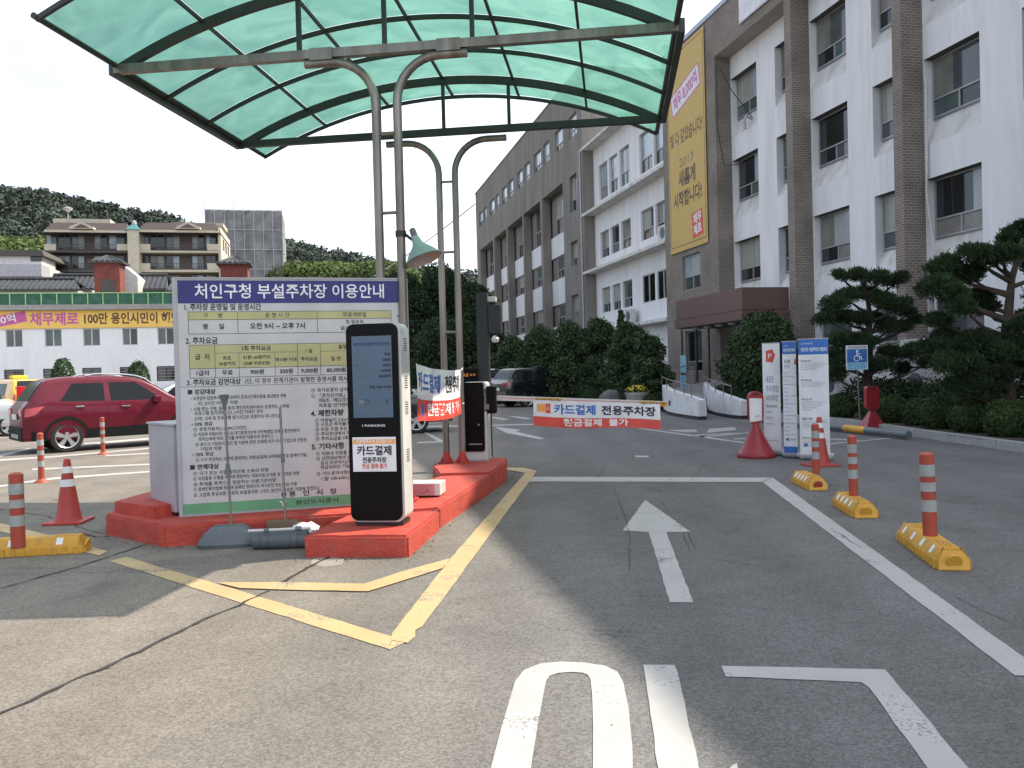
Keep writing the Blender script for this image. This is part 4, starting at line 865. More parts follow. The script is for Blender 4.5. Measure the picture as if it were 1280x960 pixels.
# ================================================================ office building (local axes: x along the facade away from us, y out to the street)
FA = math.radians(-12.65); FROT = math.atan2(math.cos(FA), math.sin(FA))
P0 = (11.8, 23.4, 0)
tile_mat('brick_tile', (.225, .178, .15), (.17, .134, .115), (.36, .33, .29), .21, .078, .010, .9)
tile_mat('grey_tile', (.155, .14, .125), (.12, .11, .10), (.18, .165, .15), .2, .075, .006, .5)
mat('white_wall', (.74, .74, .74), .8, var=.07, vscale=1.6, dirt=(.48, .46, .41), dscale=1.7, damt=.5, bump=.15, bscale=25, stretch=(1, 1, .14))
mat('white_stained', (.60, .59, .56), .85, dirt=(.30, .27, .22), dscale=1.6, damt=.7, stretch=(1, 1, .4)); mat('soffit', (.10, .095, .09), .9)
mat('render_grey', (.21, .19, .168), .9, var=.18, vscale=1.2, dirt=(.11, .10, .09), dscale=.7, damt=.6, stretch=(1, 1, .22), bump=.2, bscale=12)
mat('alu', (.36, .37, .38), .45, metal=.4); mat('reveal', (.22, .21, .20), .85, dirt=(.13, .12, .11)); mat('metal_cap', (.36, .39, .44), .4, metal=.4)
glass_mat('glass_dark', (.010, .012, .014)); glass_mat('glass_teal', (.07, .105, .10)); glass_mat('glass_blind', (.17, .17, .15), .12, .6); glass_mat('glass_pale', (.30, .36, .40), .1); glass_mat('glass_grey', (.07, .08, .085))
mat('brown_panel', (.135, .078, .066), .5, metal=.15, var=.06); mat('ac_white', (.55, .55, .54), .5, dirt=(.35, .33, .3), dscale=5)
def blind_mat(name, c):
    M = mat(name, c, .35, spec=.5, coat=.5); n = M.node_tree; L = n.links.new; b = n.nodes['Principled BSDF']; src = b.inputs['Base Color'].links[0].from_socket
    t = n.nodes.new('ShaderNodeTexCoord'); w_ = n.nodes.new('ShaderNodeTexWave'); w_.bands_direction = 'Z'; w_.inputs['Scale'].default_value = 5.5; L(t.outputs['Object'], w_.inputs[0])
    r = n.nodes.new('ShaderNodeMapRange'); r.inputs[3].default_value = .45; r.inputs[4].default_value = 1.15; L(w_.outputs[1], r.inputs[0]); m_ = n.nodes.new('ShaderNodeMix'); m_.data_type = 'RGBA'; m_.blend_type = 'MULTIPLY'; m_.inputs[0].default_value = 1; L(src, m_.inputs[6]); L(r.outputs[0], m_.inputs[7]); L(m_.outputs[2], b.inputs['Base Color'])
blind_mat('blind_slats', (.24, .225, .20)); blind_mat('blind_white', (.42, .45, .46)); mat('curtain', (.30, .31, .27), .6, var=.3, vscale=7, stretch=(1, 1, .05), coat=.5)
GL = ['glass_teal', 'glass_blind', 'glass_dark', 'glass_pale', 'glass_grey']
def holes_wall(s0, s1, z0, z1, o0, o1, holes):
    """wall slab with rectangular openings (s0,s1,z0,z1)"""
    mb = MB(); zs = sorted({z0, z1, *[h[2] for h in holes], *[h[3] for h in holes]})
    for i in range(len(zs)-1):
        a, b_ = zs[i], zs[i+1]; m_ = (a+b_)/2
        cut = sorted((h[0], h[1]) for h in holes if h[2] < m_ < h[3]); x = s0
        for c, d in cut:
            if c > x: mb.box(x, c, o0, o1, a, b_)
            x = max(x, d)
        if x < s1: mb.box(x, s1, o0, o1, a, b_)
    return mb
def window(par, s0, s1, z0, z1, o, tz=None, split=None, seed=0, fw=.05, glass=None, low=None, frame='alu'):
    """aluminium window: outer frame, transom, mullions, panes. o = plane of the frame's outer face"""
    R_ = random.Random(seed*77+int(s0*13)); f = MB(); y0, y1 = o-.06, o
    f.box(s0, s1, y0, y1, z0, z0+fw).box(s0, s1, y0, y1, z1-fw, z1).box(s0, s0+fw, y0, y1, z0+fw, z1-fw).box(s1-fw, s1, y0, y1, z0+fw, z1-fw)
    cells = []
    if tz:
        f.box(s0+fw, s1-fw, y0, y1+.006, tz-fw/2, tz+fw/2)
        k = split or 2; w_ = (s1-s0)/k
        for i in range(1, k): f.box(s0+w_*i-fw/2, s0+w_*i+fw/2, y0, y1, z0+fw, tz-fw/2)
        for i in range(k): cells.append((s0+w_*i+(fw if i == 0 else fw/2), s0+w_*(i+1)-(fw if i == k-1 else fw/2), z0+fw, tz-fw/2, 1))
        q = s0+(s1-s0)*R_.choice([.3, .38, .62, .22])
        g = glass or R_.choice(['glass_teal', 'glass_blind', 'glass_dark', 'blind_slats', 'curtain', 'glass_grey']); g2 = R_.choice(['glass_pale', 'glass_grey', 'blind_white', g])
        cells.append((s0+fw, q, tz+fw/2, z1-fw, g2)); cells.append((q, s1-fw, tz+fw/2, z1-fw, g))
    else:
        k = split or 2; w_ = (s1-s0)/k
        for i in range(1, k): f.box(s0+w_*i-fw/2, s0+w_*i+fw/2, y0, y1, z0+fw, z1-fw)
        for i in range(k): cells.append((s0+w_*i+(fw if i == 0 else fw/2), s0+w_*(i+1)-(fw if i == k-1 else fw/2), z0+fw, z1-fw, glass or R_.choice(GL)))
    fo = f.build('window', frame, par)
    for a, b_, c, d, g in cells:
        gm = (low or R_.choice(['glass_dark', 'glass_grey', 'glass_dark', 'blind_slats', 'glass_teal'])) if g == 1 else g
        MB().box(a, b_, y0+.015+R_.uniform(0, .008), y0+.025, c, d).build('pane', gm, fo)
    return fo
ob = thing('office_building', 'large white and brown tiled four storey district office with projecting tiled piers', 'building', P0, FROT)
PD = .70; TOP = 16.15
S_END = -23.0
pier = [(5.6, 6.02), (.07, .45), (-5.55, -5.15), (-11.15, -10.75), (-16.75, -16.35), (-22.35, -21.95)]
for a, b_ in pier: MB().box(a, b_, .0, PD, 0, 14.2).build('pier', 'brick_tile', ob)
holes = [(13.05, 14.85, 4.95, 6.5), (13.03, 14.7, 1.3, 3.12)]
holes_wall(11.3, 16.7, 0, 14.2, .0, PD, holes).build('pier', 'brick_tile', ob)
MB().box(S_END, 16.7, -.3, PD+.003, 14.2, 15.95).build('cornice', 'brick_tile', ob)
MB().box(S_END-.1, 16.75, -.3, PD+.05, 15.95, TOP).build('parapet_cap', 'metal_cap', ob)
MB().box(S_END, 16.7, -12, -.3, 14.0, TOP-.02).build('roof', 'concrete', ob)
bays = [(6.02, 11.3), (.45, 5.6), (-5.15, .07), (-10.75, -5.55), (-16.35, -11.15), (-21.95, -16.75)]
for bi, (a, b_) in enumerate(bays):
    hs = []; n0, n1 = a, a+1.83; w0, w1 = b_-2.06, b_-.02
    if bi == 0: w0, w1 = 9.2, 11.28
    rows = []
    for f_ in range(4):
        zt = 3.25+3.35*f_; zb2 = zt-1.65
        if bi == 0 and f_ == 0: continue
        rows.append((f_, zb2, zt)); hs += [(w0, w1, zb2-.75, zt), (n0, n1, zb2-.55, zt)]
    if bi == 0: hs += [(6.6, 10.7, 0.0, 3.0)]
    holes_wall(a, b_, 0, 14.2, -.32, 0., hs).build('wall', 'white_wall', ob)
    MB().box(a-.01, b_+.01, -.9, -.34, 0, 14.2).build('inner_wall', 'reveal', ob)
    for f_, zb2, zt in rows:
        for (c, d, drop, isw) in ((w0, w1, .75, 1), (n0, n1, .55, 0)):
            # sloped white spandrel under each window
            mb = MB(); mb.add([(c, -.33, zb2-.02), (d, -.33, zb2-.02), (d, -.0, zb2-drop), (c, -.0, zb2-drop), (c, -.33, zb2-drop), (d, -.33, zb2-drop)], [(0, 1, 2, 3), (0, 3, 4), (1, 5, 2), (0, 4, 5, 1), (2, 5, 4, 3)])
            mb.build('sloped_sill', 'white_stained', ob)
            MB().box(c+.001, d-.001, -.33, -.30, zb2-.03, zb2).build('sill_flashing', 'alu', ob)
            window(ob, c+.02, d-.02, zb2, zt-.01, -.26, tz=zb2+.52, split=2, seed=bi*7+f_*3+isw)
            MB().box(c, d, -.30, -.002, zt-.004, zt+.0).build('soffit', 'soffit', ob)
window(ob, 13.05, 14.85, 4.95, 6.5, .60, tz=5.55, split=2, seed=3, glass='glass_pale', low='glass_grey'); window(ob, 13.03, 14.7, 1.3, 3.12, .60, tz=1.75, split=2, seed=5, glass='glass_dark')
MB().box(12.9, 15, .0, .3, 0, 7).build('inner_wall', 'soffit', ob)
# entrance
MB().box(6.05, 11.6, PD+.004, 2.5, 3.45, 4.22).build('entrance_canopy', 'brown_panel', ob); MB().box(6.0, 11.65, PD+.004, 2.55, 3.10, 3.43).build('canopy_fascia', 'brown_panel', ob)
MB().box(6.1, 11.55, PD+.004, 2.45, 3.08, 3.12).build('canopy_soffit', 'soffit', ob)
for x in (6.6, 7.6, 8.6, 9.6, 10.6): MB().lathe([(.16, 0), (.14, -.06), (.05, -.08)], 14, (x, 2.1, 3.08)).build('downlight', 'kiosk_white', ob)
ed = MB()
for x in (6.6, 8.0, 9.3, 10.66): ed.box(x, x+.06, -.28, -.2, .9, 3.0)
ed.box(6.6, 10.72, -.29, -.19, 2.25, 2.5).box(6.6, 10.72, -.29, -.19, .9, .97); ed.build('door_frame', 'alu', ob)
for a, b_ in ((6.66, 8.0), (8.06, 9.3), (9.36, 10.66)):
    MB().box(a, b_, -.26, -.24, .97, 2.25).build('door_glass', 'glass_dark', ob); MB().box(a, b_, -.26, -.24, 2.5, 3.0).build('door_glass', 'glass_grey', ob)
MB().tube([(9.9, 1.9, .9), (9.9, 1.9, 3.1)], .04, 10).build('canopy_post', 'dark_metal', ob); MB().tube([(11.0, 1.9, .9), (11.0, 1.9, 3.1)], .04, 10).build('canopy_post', 'dark_metal', ob)
# drain pipe and cable
MB().tube([(-.30, .02, .2), (-.29, .04, 4.5), (-.10, .10, 6.2), (-.12, .06, 9.4)], .035, 8).build('drain_pipe', 'kiosk_white', ob, smooth=True)
MB().tube([(11.05, .66, 13.8), (10.6, .3, 12.6), (9.75, -.1, 11.3)], .02, 6).build('cable', 'dark_metal', ob); MB().tube([(11.1, .70, 13.9), (11.12, .71, 11.2), (11.0, .5, 9.7), (10.3, .05, 9.6)], .02, 6).build('cable', 'dark_metal', ob)
MB().tube([(9.75, -.1, 11.25), (9.80, .15, 11.35), (9.82, .22, 11.1), (9.8, .2, 10.85)], .06, 8).build('flue_pipe', 'galv', ob, smooth=True)

# long yellow banner on the tiled pier
hb = thing('vertical_banner', 'tall yellow banner with slogans hanging on the tiled pier', 'banner', (Matrix.Translation(P0) @ Matrix.Rotation(FROT, 4, 'Z')) @ Vector((15.95, PD+.05, 6.75)), FROT+math.pi)
BWd, BHt = 3.85, 9.05     # local x runs right in the photograph
MB().box(0, BWd, -.015, .0, 0, BHt).build('cloth', 'banner_yellow', hb)
P = Print(.018)
for a in ((.12, .25, BWd-.12, .25), (.12, BHt-.15, BWd-.12, BHt-.15), (.12, .25, .12, BHt-.15), (BWd-.12, .25, BWd-.12, BHt-.15)): P.line(*a, .035, 'print_brown')
cx, cz, ra = BWd/2, BHt-2.1, .0
def rbox(P, cx, cz, w_, h_, ra, m, e):
    c, s_ = math.cos(ra), math.sin(ra); P.poly([(cx+x*w_/2*c-z*h_/2*s_, cz+x*w_/2*s_+z*h_/2*c) for x, z in ((-1, -1), (1, -1), (1, 1), (-1, 1))], m, e)
rbox(P, cx, cz, 3.0, 1.02, .22, 'print_pink', .018); rbox(P, cx, cz, 2.86, .88, .22, 'banner_white', .020)
P.text(cx-1.25*math.cos(.22), cz-1.25*math.sin(.22), '채무 8,000억', .62, 'print_pink', width=2.5, rot=.22, bold=.03, eps=.022)
P.text(cx, BHt-3.95, '빛 다 갚았습니다!', .62, 'print_brown', width=3.3, align='c', bold=.02, rot=0); P.text(cx, BHt-5.10, '2017', .50, 'ink_grey', width=1.5, align='c', bold=.0)
P.text(cx, BHt-5.85, '새롭게', .68, 'print_brown', width=1.75, align='c', bold=.03); P.text(cx, BHt-6.75, '시작합니다!', .66, 'print_brown', width=2.9, align='c', bold=.03)
rbox(P, BWd-.95, .95, 1.05, 1.1, .1, 'print_red', .019); P.text(BWd-.95, 1.2, '채무', .42, 'print_white', width=.8, align='c', bold=.03, rot=.1, eps=.022); P.text(BWd-.95, .72, '제로', .42, 'print_white', width=.8, align='c', bold=.03, rot=.1, eps=.022)
P.build(hb)
wb = thing('roof_banner', 'plain white banner hanging from the office cornice at the top edge of the photograph', 'banner', (Matrix.Translation(P0) @ Matrix.Rotation(FROT, 4, 'Z')) @ Vector((9.05, PD+.05, 14.6)), FROT+math.pi)
MB().box(0, 5.5, -.015, 0, .0, 1.9).build('cloth', 'banner_white', wb); MB().box(0, 5.5, -.02, -.016, .02, .05).build('hem', 'galv', wb)

# white wing with projecting ledges
wg = thing('white_wing', 'white rendered wing with thin projecting ledges between the grey block and the tiled pier', 'building', P0, FROT)
rows = [(4.95, 6.45), (8.27, 9.85), (11.78, 13.9)]
g3 = [(23.0, 24.55), (24.85, 26.3), (26.6, 28.2)]; g2 = [(17.9, 19.5), (19.75, 21.5)]
hs = [(a, b_, z0, z1) for z0, z1 in rows for a, b_ in g3+g2]
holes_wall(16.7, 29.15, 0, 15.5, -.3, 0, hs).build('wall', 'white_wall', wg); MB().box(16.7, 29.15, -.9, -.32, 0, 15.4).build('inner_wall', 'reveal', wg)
for i, (z0, z1) in enumerate(rows):
    for a, b_ in g3+g2:
        pv = (i == 0 and b_ < 22)
        window(wg, a, b_, z0, z1, -.12 if not pv else -.03, tz=None if pv else z0+.36*(z1-z0), split=2, seed=i*5+int(a), fw=.06, frame='kiosk_white' if pv else 'alu', glass='glass_dark' if pv else ('glass_pale' if i == 2 else None))
for z in (3.75, 7.45, 11.05, 15.1): MB().box(16.72, 29.7, .0, .75, z, z+.16).build('ledge', 'white_stained', wg)
MB().box(16.7, 29.2, -12, -.3, 15.2, 15.5).build('roof', 'concrete', wg)

# grey block
gy = thing('grey_block', 'long five storey grey rendered block with deep recessed window bays', 'building', P0, FROT)
GT = 20.27; O = .7
rec = [(33.65, 39.0), (39.65, 44.95), (45.35, 51.0), (51.5, 56.85), (57.4, 64.1)]
topw = [(30.15, 31.9), (33.3, 35.2), (36.7, 38.4), (39.0, 41.1), (42.5, 44.3), (44.9, 46.8), (48.3, 50.1), (50.8, 52.9), (54.2, 55.8), (56.3, 58.6), (60.2, 61.8), (62.3, 64.2)]
col = [(30.5, 32.1, 11.77, 14.1), (30.6, 32.15, 8.28, 9.85), (30.7, 32.3, 4.8, 6.4)]
hs = [(a, b_, 0, 14.15) for a, b_ in rec]+[(a, b_, 16.5, 17.9) for a, b_ in topw]+col
holes_wall(29.15, 66.0, 0, GT, O-.6, O, hs).build('wall', 'render_grey', gy)
MB().box(29.15, 66, -12, -.18, 0, GT-.3).build('core', 'reveal', gy); MB().box(29.15, 29.45, -.18, O-.6, 0, GT-.3).build('side_wall', 'render_grey', gy); MB().box(65.7, 66, -.18, O-.6, 0, GT-.3).build('side_wall', 'render_grey', gy)
for i, (a, b_) in enumerate(topw): window(gy, a, b_, 16.5, 17.9, O-.10, tz=16.95, split=2, seed=i, fw=.06, glass='glass_pale', low=['glass_pale', 'glass_dark'][i % 2])
for i, (a, b_, c, d) in enumerate(col): window(gy, a, b_, c, d, O-.2, tz=c+.35*(d-c), split=2, seed=i+20, fw=.06)
for i, (a, b_) in enumerate(rec):
    for (c, d) in ((11.25, 14.1), (8.1, 9.65), (4.75, 6.2), (1.4, 2.9)): window(gy, a+1.7, b_-1.2, c, d, -.02, tz=c+.4*(d-c), split=3, seed=i+int(c), fw=.07)
    for (c, d) in ((9.68, 11.2), (6.25, 8.05), (2.95, 4.7)): MB().prismy([(a+.05, c), (b_-.05, c), (b_-.05, d), (a+.05, d)], -.17, .10).build('spandrel', 'white_wall', gy)
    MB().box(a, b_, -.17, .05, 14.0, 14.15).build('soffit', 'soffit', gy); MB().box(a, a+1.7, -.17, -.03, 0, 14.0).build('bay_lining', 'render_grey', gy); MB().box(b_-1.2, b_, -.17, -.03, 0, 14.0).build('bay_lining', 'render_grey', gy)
MB().tube([(29.55, O+.06, 0), (29.55, O+.06, 15.1)], .06, 8).build('drain_pipe', 'galv', gy, smooth=True)
MB().box(29.1, 66.1, -12.1, O+.04, GT-.02, GT+.12).build('parapet_cap', 'render_grey', gy)
# air conditioners
def ac(label, loc, rz):
    t = thing('air_conditioner', label, 'air conditioner', loc, rz, 'outdoor air conditioner units')
    MB().bbox(-.45, .45, -.16, .16, 0, .75, .015).build('casing', 'ac_white', t); MB().tube([(-.12, .165, .37), (-.12, .175, .37)], .28, 24).build('fan_grille', 'plastic_grey', t); MB().box(-.4, .4, -.14, .14, -.05, 0).build('feet', 'dark_metal', t)
    return t
RM = Matrix.Translation(P0) @ Matrix.Rotation(FROT, 4, 'Z')
ac('air conditioner on the white wing ledge beside the yellow banner', RM @ Vector((17.6, .35, 7.68)), FROT); ac('air conditioner on the low ledge of the white wing above the trees', RM @ Vector((22.4, .4, 3.98)), FROT)
ac('pale air conditioner on the ground behind the right hand pine', RM @ Vector((-.7, 1.0, .55)), FROT); ac('pale air conditioner stacked on the unit behind the right hand pine', RM @ Vector((-.7, 1.0, 1.36)), FROT); ac('pale air conditioner on the ground behind the left hand pine', RM @ Vector((3.2, 1.0, .5)), FROT)
# power cable from the grey block
ca, cb_ = RM @ Vector((65.8, .8, 19.2)), AY(190, 450, 60); pts = []
for i in range(25):
    t = i/24; p = Vector(ca).lerp(cb_, t); p.z -= 2.2*math.sin(math.pi*t); pts.append(p)
cbl = MB().tube(pts, .055, 6).build('power_cable', 'dark_metal'); tag(cbl, 'thin black power cable sagging from the grey block to the left', 'cable')

# ================================================================ access ramp
mat('ramp_white', (.62, .62, .62), .75, dirt=(.4, .39, .36), dscale=2, damt=.4); mat('ramp_floor', (.30, .30, .295), .9, bump=.3, bscale=50)
rp_ = thing('access_ramp', 'curved access ramp with white side walls and steel handrails', 'ramp')
def curve_wall(px, zt0, zt1, name):
    g = [G(*p) for p in px]; n = len(g); outer = MB(); V = []
    T_ = .22
    for i, p in enumerate(g):
        d = (g[min(i+1, n-1)]-g[max(i-1, 0)]).normalized(); nn = Vector((d.y, -d.x, 0)); q = p-nn*T_; zt = zt0+(zt1-zt0)*i/(n-1)
        V += [(p.x, p.y, 0), (p.x, p.y, zt), (q.x, q.y, zt), (q.x, q.y, 0)]
    F_ = [(0, 1, 2, 3), tuple(4*(n-1)+k for k in (3, 2, 1, 0))]
    for i in range(n-1):
        for j in range(4): F_.append((4*i+j, 4*i+(j+1) % 4, 4*i+4+(j+1) % 4, 4*i+4+j))
    MB().add(V, F_).build(name, 'ramp_white', rp_)
    sk = []; F2 = []
    for i, p in enumerate(g):
        d = (g[min(i+1, n-1)]-g[max(i-1, 0)]).normalized(); nn = Vector((d.y, -d.x, 0)); a = p+nn*.012; sk += [(a.x, a.y, .0), (a.x, a.y, .10)]
    for i in range(n-1): F2.append((2*i, 2*i+2, 2*i+3, 2*i+1))
    e = g[-1]; d = (g[-1]-g[-2]).normalized()*.012; nn = Vector((d.y, -d.x, 0)).normalized(); a = e+d+nn*.012; b_ = e+d-nn*(T_+.01); sk += [(a.x, a.y, 0), (b_.x, b_.y, 0), (b_.x, b_.y, .1), (a.x, a.y, .1)]; F2.append(tuple(range(len(sk)-4, len(sk))))
    MB().add(sk, F2).build('dark_plinth', 'dark_metal', rp_)
    # handrail on top
    rl_ = MB(); pts = []
    for i, p in enumerate(g[1:]):
        zt = zt0+(zt1-zt0)*(i+1)/(n-1); pts.append(Vector((p.x+.0, p.y+.1, zt)))
    rl_.tube([p+Vector((0, 0, .34)) for p in pts[:-1]], .02, 8)
    for p in pts[:-1]: rl_.tube([p, p+Vector((0, 0, .34))], .014, 6)
    rl_.build('handrail', 'steel', rp_)
curve_wall([(827, 508), (829, 514), (835, 518), (845, 520.5), (857, 522.5), (866, 524), (874, 525)], .92, .56, 'side_wall')
curve_wall([(879, 507), (881, 512), (887, 516.5), (896, 519.5), (906, 521.5), (916, 523), (927, 524)], .90, .52, 'side_wall')
fl = [G(878, 520), G(880, 509), (8.6, 32.5, 0), (7.6, 34.0, 0), G(838, 505)]
v = [(G(874, 523).x, G(874, 523).y, .03), (G(884, 520).x, G(884, 520).y, .03), (G(883, 507).x, G(883, 507).y, .50), (9.6, 33.2, .92), (8.4, 35.2, .92), (G(830, 507).x+.2, G(830, 507).y, .62)]
MB().add(v, [(0, 1, 2, 5), (5, 2, 3, 4)]).build('ramp_floor', 'ramp_floor', rp_)
MB().add([(8.4, 35.2, .92), (9.6, 33.2, .92), (10.6, 33.4, .92), (9.2, 38.8, .92), (8.2, 38.6, .92)], [(0, 1, 2, 3, 4)]).build('landing', 'ramp_floor', rp_)
hr = MB()
for x, y in ((7.0, 33.4), (7.6, 34.5), (8.0, 36.0)): hr.tube([(x, y, 0), (x, y, 1.6)], .02, 6)
hr.tube([(6.4, 31.5, 1.5), (7.0, 33.4, 1.6), (7.6, 34.5, 1.6), (8.0, 36, 1.6)], .022, 6); hr.build('handrail', 'steel', rp_)
# blue column signs
for i, (x, y, lab) in enumerate(((851, 455, 'upper pale blue vertical sign on the post by the ramp'), (851, 480, 'lower pale blue vertical sign on the post by the ramp'))):
    p = AY(853.5, y, 33); t = thing('post_sign', lab, 'sign', (p.x, p.y, p.z), 0, 'pale blue signs on the ramp post')
    MB().box(-.10, .13, -.02, .02, -.34, .34).build('plate', 'print_sky', t); P = Print(.024)
    for k, ch in enumerate('민원안내'): P.text(.015, .24-.16*k, ch, .11, 'print_white' if i == 0 else 'board_navy', align='c')
    P.build(t)
p = AY(853.5, 470, 33.1); t = thing('sign_post', 'dark thin post carrying the pale blue signs', 'post', (p.x, p.y, 0)); MB().tube([(0, 0, 0), (0, 0, 3.0)], .035, 8).build('pole', 'dark_metal', t)

# ================================================================ left-hand white hall with long yellow banner
LB = math.radians(12.65); q0 = AY(100, 479, 56)
lb = thing('white_hall', 'long two storey white hall with sliding windows and a grey eaves band', 'building', (q0.x, q0.y, 0), LB)
rl = root_mat(lb).inverted()
def on_lb(x, y, off=0.):
    o = rl @ Vector((0, 0, EYE)); d0 = ray(x, y); d = rl.to_3x3() @ Vector(d0); t = (off-o.y)/d.y; return o+d*t
up = [(-42, -20), (7, 28), (56, 77), (104, 125), (153, 172), (197, 218), (245, 266), (293, 314), (341, 362)]
lo = [(5, 30), (54, 80), (103, 127), (150, 172), (196, 219), (244, 268), (292, 316)]
zt, zb3 = on_lb(100, 411).z, on_lb(100, 432.5).z; z2, z3 = on_lb(100, 460).z, on_lb(100, 479).z; ev = on_lb(100, 387, -.35).z; rf = on_lb(100, 380.5, -.35).z
hs = [(on_lb(a, 420).x, on_lb(b_, 420).x, zb3, zt) for a, b_ in up]; h2 = [(on_lb(a, 470).x, on_lb(b_, 470).x, z3, z2) for a, b_ in lo]
X0, X1 = on_lb(-160, 420).x, on_lb(400, 420).x
mat('hall_white', (.82, .82, .83), .8, var=.04, dirt=(.6, .6, .58), dscale=.8, damt=.4, stretch=(1, 1, .3)); holes_wall(X0, X1, 0, ev, 0, .25, hs+h2).build('wall', 'hall_white', lb)
def window_l(par, a, b_, c, d, seed, split=2, slats=False):
    R_ = random.Random(seed); f = MB(); fw = .05; f.box(a, b_, .08, .14, c, c+fw).box(a, b_, .08, .14, d-fw, d).box(a, a+fw, .08, .14, c, d).box(b_-fw, b_, .08, .14, c, d); m_ = (a+b_)/2; f.box(m_-.04, m_+.04, .07, .14, c, d)
    fo = f.build('window', 'kiosk_white' if not slats else 'dark_metal', par)
    for x0, x1 in ((a+fw, m_-.04), (m_+.04, b_-fw)): MB().box(x0, x1, .12, .13, c+fw, d-fw).build('pane', R_.choice(['glass_teal', 'glass_dark', 'glass_grey']), fo)
    if slats:
        for k in range(5): MB().box(a+fw, b_-fw, .05, .07, c+(d-c)*(k+.5)/5-.03, c+(d-c)*(k+.5)/5+.03).build('slat', 'reveal', fo)
for i, h in enumerate(hs): window_l(lb, *h, i)
for i, h in enumerate(h2): window_l(lb, *h, i+30, slats=True)
MB().box(X0, X1, .26, 14, 0, ev-.3).build('core', 'reveal', lb); MB().box(X0-.2, X1+.2, -.35, 14, ev, rf).build('eaves', 'concrete', lb)
yb = thing('long_banner', 'long yellow slogan banner under the eaves of the white hall', 'banner', root_mat(lb) @ Vector((X0+3, -.06, 0)), LB)
bz0, bz1 = on_lb(100, 410, -.06).z, ev-.02; L_ = X1-X0-6; MB().box(0, L_, -.02, 0, bz0, bz1).build('cloth', 'banner_gold', yb)
P = Print(.024); xo = X0+3; bx = lambda px: on_lb(px, 397, -.08).x-xo; bc = (bz0+bz1)/2
rbox(P, bx(3), bc-.05, 2.9, .72, .2, 'print_pink', .024); P.text(bx(-24), bc-.28, '8,000억', .55, 'print_white', width=bx(20)-bx(-24), rot=.2, bold=.02, eps=.028)
P.text(bx(37), bc, '채무제로', .80, 'print_pink', width=bx(98)-bx(37), bold=.03); P.text(bx(105), bc, '100만 용인시민이 해냈습니다!', .72, 'print_brown', width=(bx(222)-bx(105))*1.36, bold=.03); P.build(yb)
# green roof fence
fz0, fz1 = rf-.3, on_lb(100, 366, 1.).z
mat('mesh_green', (.02, .10, .06), .6, var=.4, vscale=2.5); mat('fence_green', (.32, .52, .22), .5)
rf_ = thing('roof_fence', 'green mesh fence with pale posts along the hall roof', 'fence', root_mat(lb) @ Vector((0, 1., 0)), LB)
MB().box(X0, X1, .0, .02, fz0+.05, fz1-.05).build('mesh', 'mesh_green', rf_)
n = 30
for i in range(n): x = X0+(X1-X0)*i/(n-1); MB().box(x-.03, x+.03, -.05, -.005, fz0, fz1).build('post', 'fence_green', rf_)
MB().box(X0, X1, -.06, -.01, fz1-.04, fz1+.02).build('top_rail', 'fence_green', rf_)
# ================================================================ hill and forest
mat('hill_soil', (.05, .06, .035), .95, var=.3)
RID = [(-700, 232), (-300, 226), (-120, 222), (0, 231), (60, 240), (130, 250), (200, 262), (250, 279), (300, 292), (360, 301), (420, 312), (480, 324), (560, 336), (610, 344), (700, 352), (1000, 372), (1800, 380)]
def ridge_z(X, Y=330.):
    # silhouette height read at Y for azimuth X
    px = 640+FPX*X/Y; 
    for (a, za), (b_, zb_) in zip(RID[:-1], RID[1:]):
        if a <= px <= b_: py = za+(zb_-za)*(px-a)/(b_-a); break
    else: py = 226 if px < RID[0][0] else 380
    return AY(px, py, Y).z
def hill_z(X, Y):
    t = min(1, max(0, (Y-165)/165)); t = t*t*(3-2*t); k = ridge_z(X*330/max(Y, 1))-11
    return -.5+t*(k+1)+3*math.sin(X*.03+1)*t*math.sin(Y*.05)-(max(0, Y-335)*.25)
V = []; F_ = []; nx, ny = 90, 28
for j in range(ny):
    for i in range(nx): x = -620+1240*i/(nx-1)*1.0; y = 160+260*j/(ny-1); V.append((x, y, hill_z(x, y)))
for j in range(ny-1):
    for i in range(nx-1): k = j*nx+i; F_.append((k, k+1, k+nx+1, k+nx))
hl = struct(MB().add(V, F_).build('hill', 'hill_soil', smooth=True))
def leafmat(name, c, rand=.45, tr=.25, var=.3, vs=.6): return mat(name, c, .75, var=var, vscale=vs, rand=rand, trans=tr, spec=.08)
leafmat('forest_leaf', (.060, .076, .062), .2, .06, .5, .13); leafmat('forest_light', (.10, .14, .05), .4, .2, .3, .05)  # hill forest leaf colour greyed and lightened to carry the distant haze
leafmat('pine_leaf', (.052, .085, .040), .6, .2, .35, 1.2); leafmat('juniper_leaf', (.052, .082, .038), .6, .2, .35, 1.2); leafmat('hedge_leaf', (.055, .085, .032), .45, .2, .3, 2); leafmat('dark_leaf', (.035, .058, .028), .5, .2, .4, .4); leafmat('box_leaf', (.05, .085, .035), .4, .2, .3, 3)
mat('bark', (.06, .045, .035), .95, bump=.8, bscale=14, var=.3)
R_ = np.random.default_rng(3)
pts = []; nr = []
trees = []
for k in range(1900):
    y = 172+165*R_.random()**.75; pxx = -90+800*R_.random(); x = (pxx-640)/FPX*y
    if hill_z(x, y) < 0: continue
    trees.append((x, y, hill_z(x, y), 3.2+2.6*R_.random()))
for x, y, z, r in trees:
    n = 230; d = R_.normal(size=(n, 3)); d /= np.linalg.norm(d, axis=1)[:, None]; d[:, 2] = np.abs(d[:, 2])*1.15-.25
    conic = 1-.25*np.clip(d[:, 2:3], 0, 1); pts.append(np.array([x, y, z+r*.75])+d*r*np.array([.8, .8, 1.35])*conic*(.62+.5*R_.random((n, 1)))); nr.append(d)
pts = np.vstack(pts); nr = np.vstack(nr)
stuff(tag(leaf_obj('hill_forest', pts, .58, 'forest_leaf', None, .8, nr, .5, 5), 'dense dark green forest covering the hill behind the buildings', 'forest'))
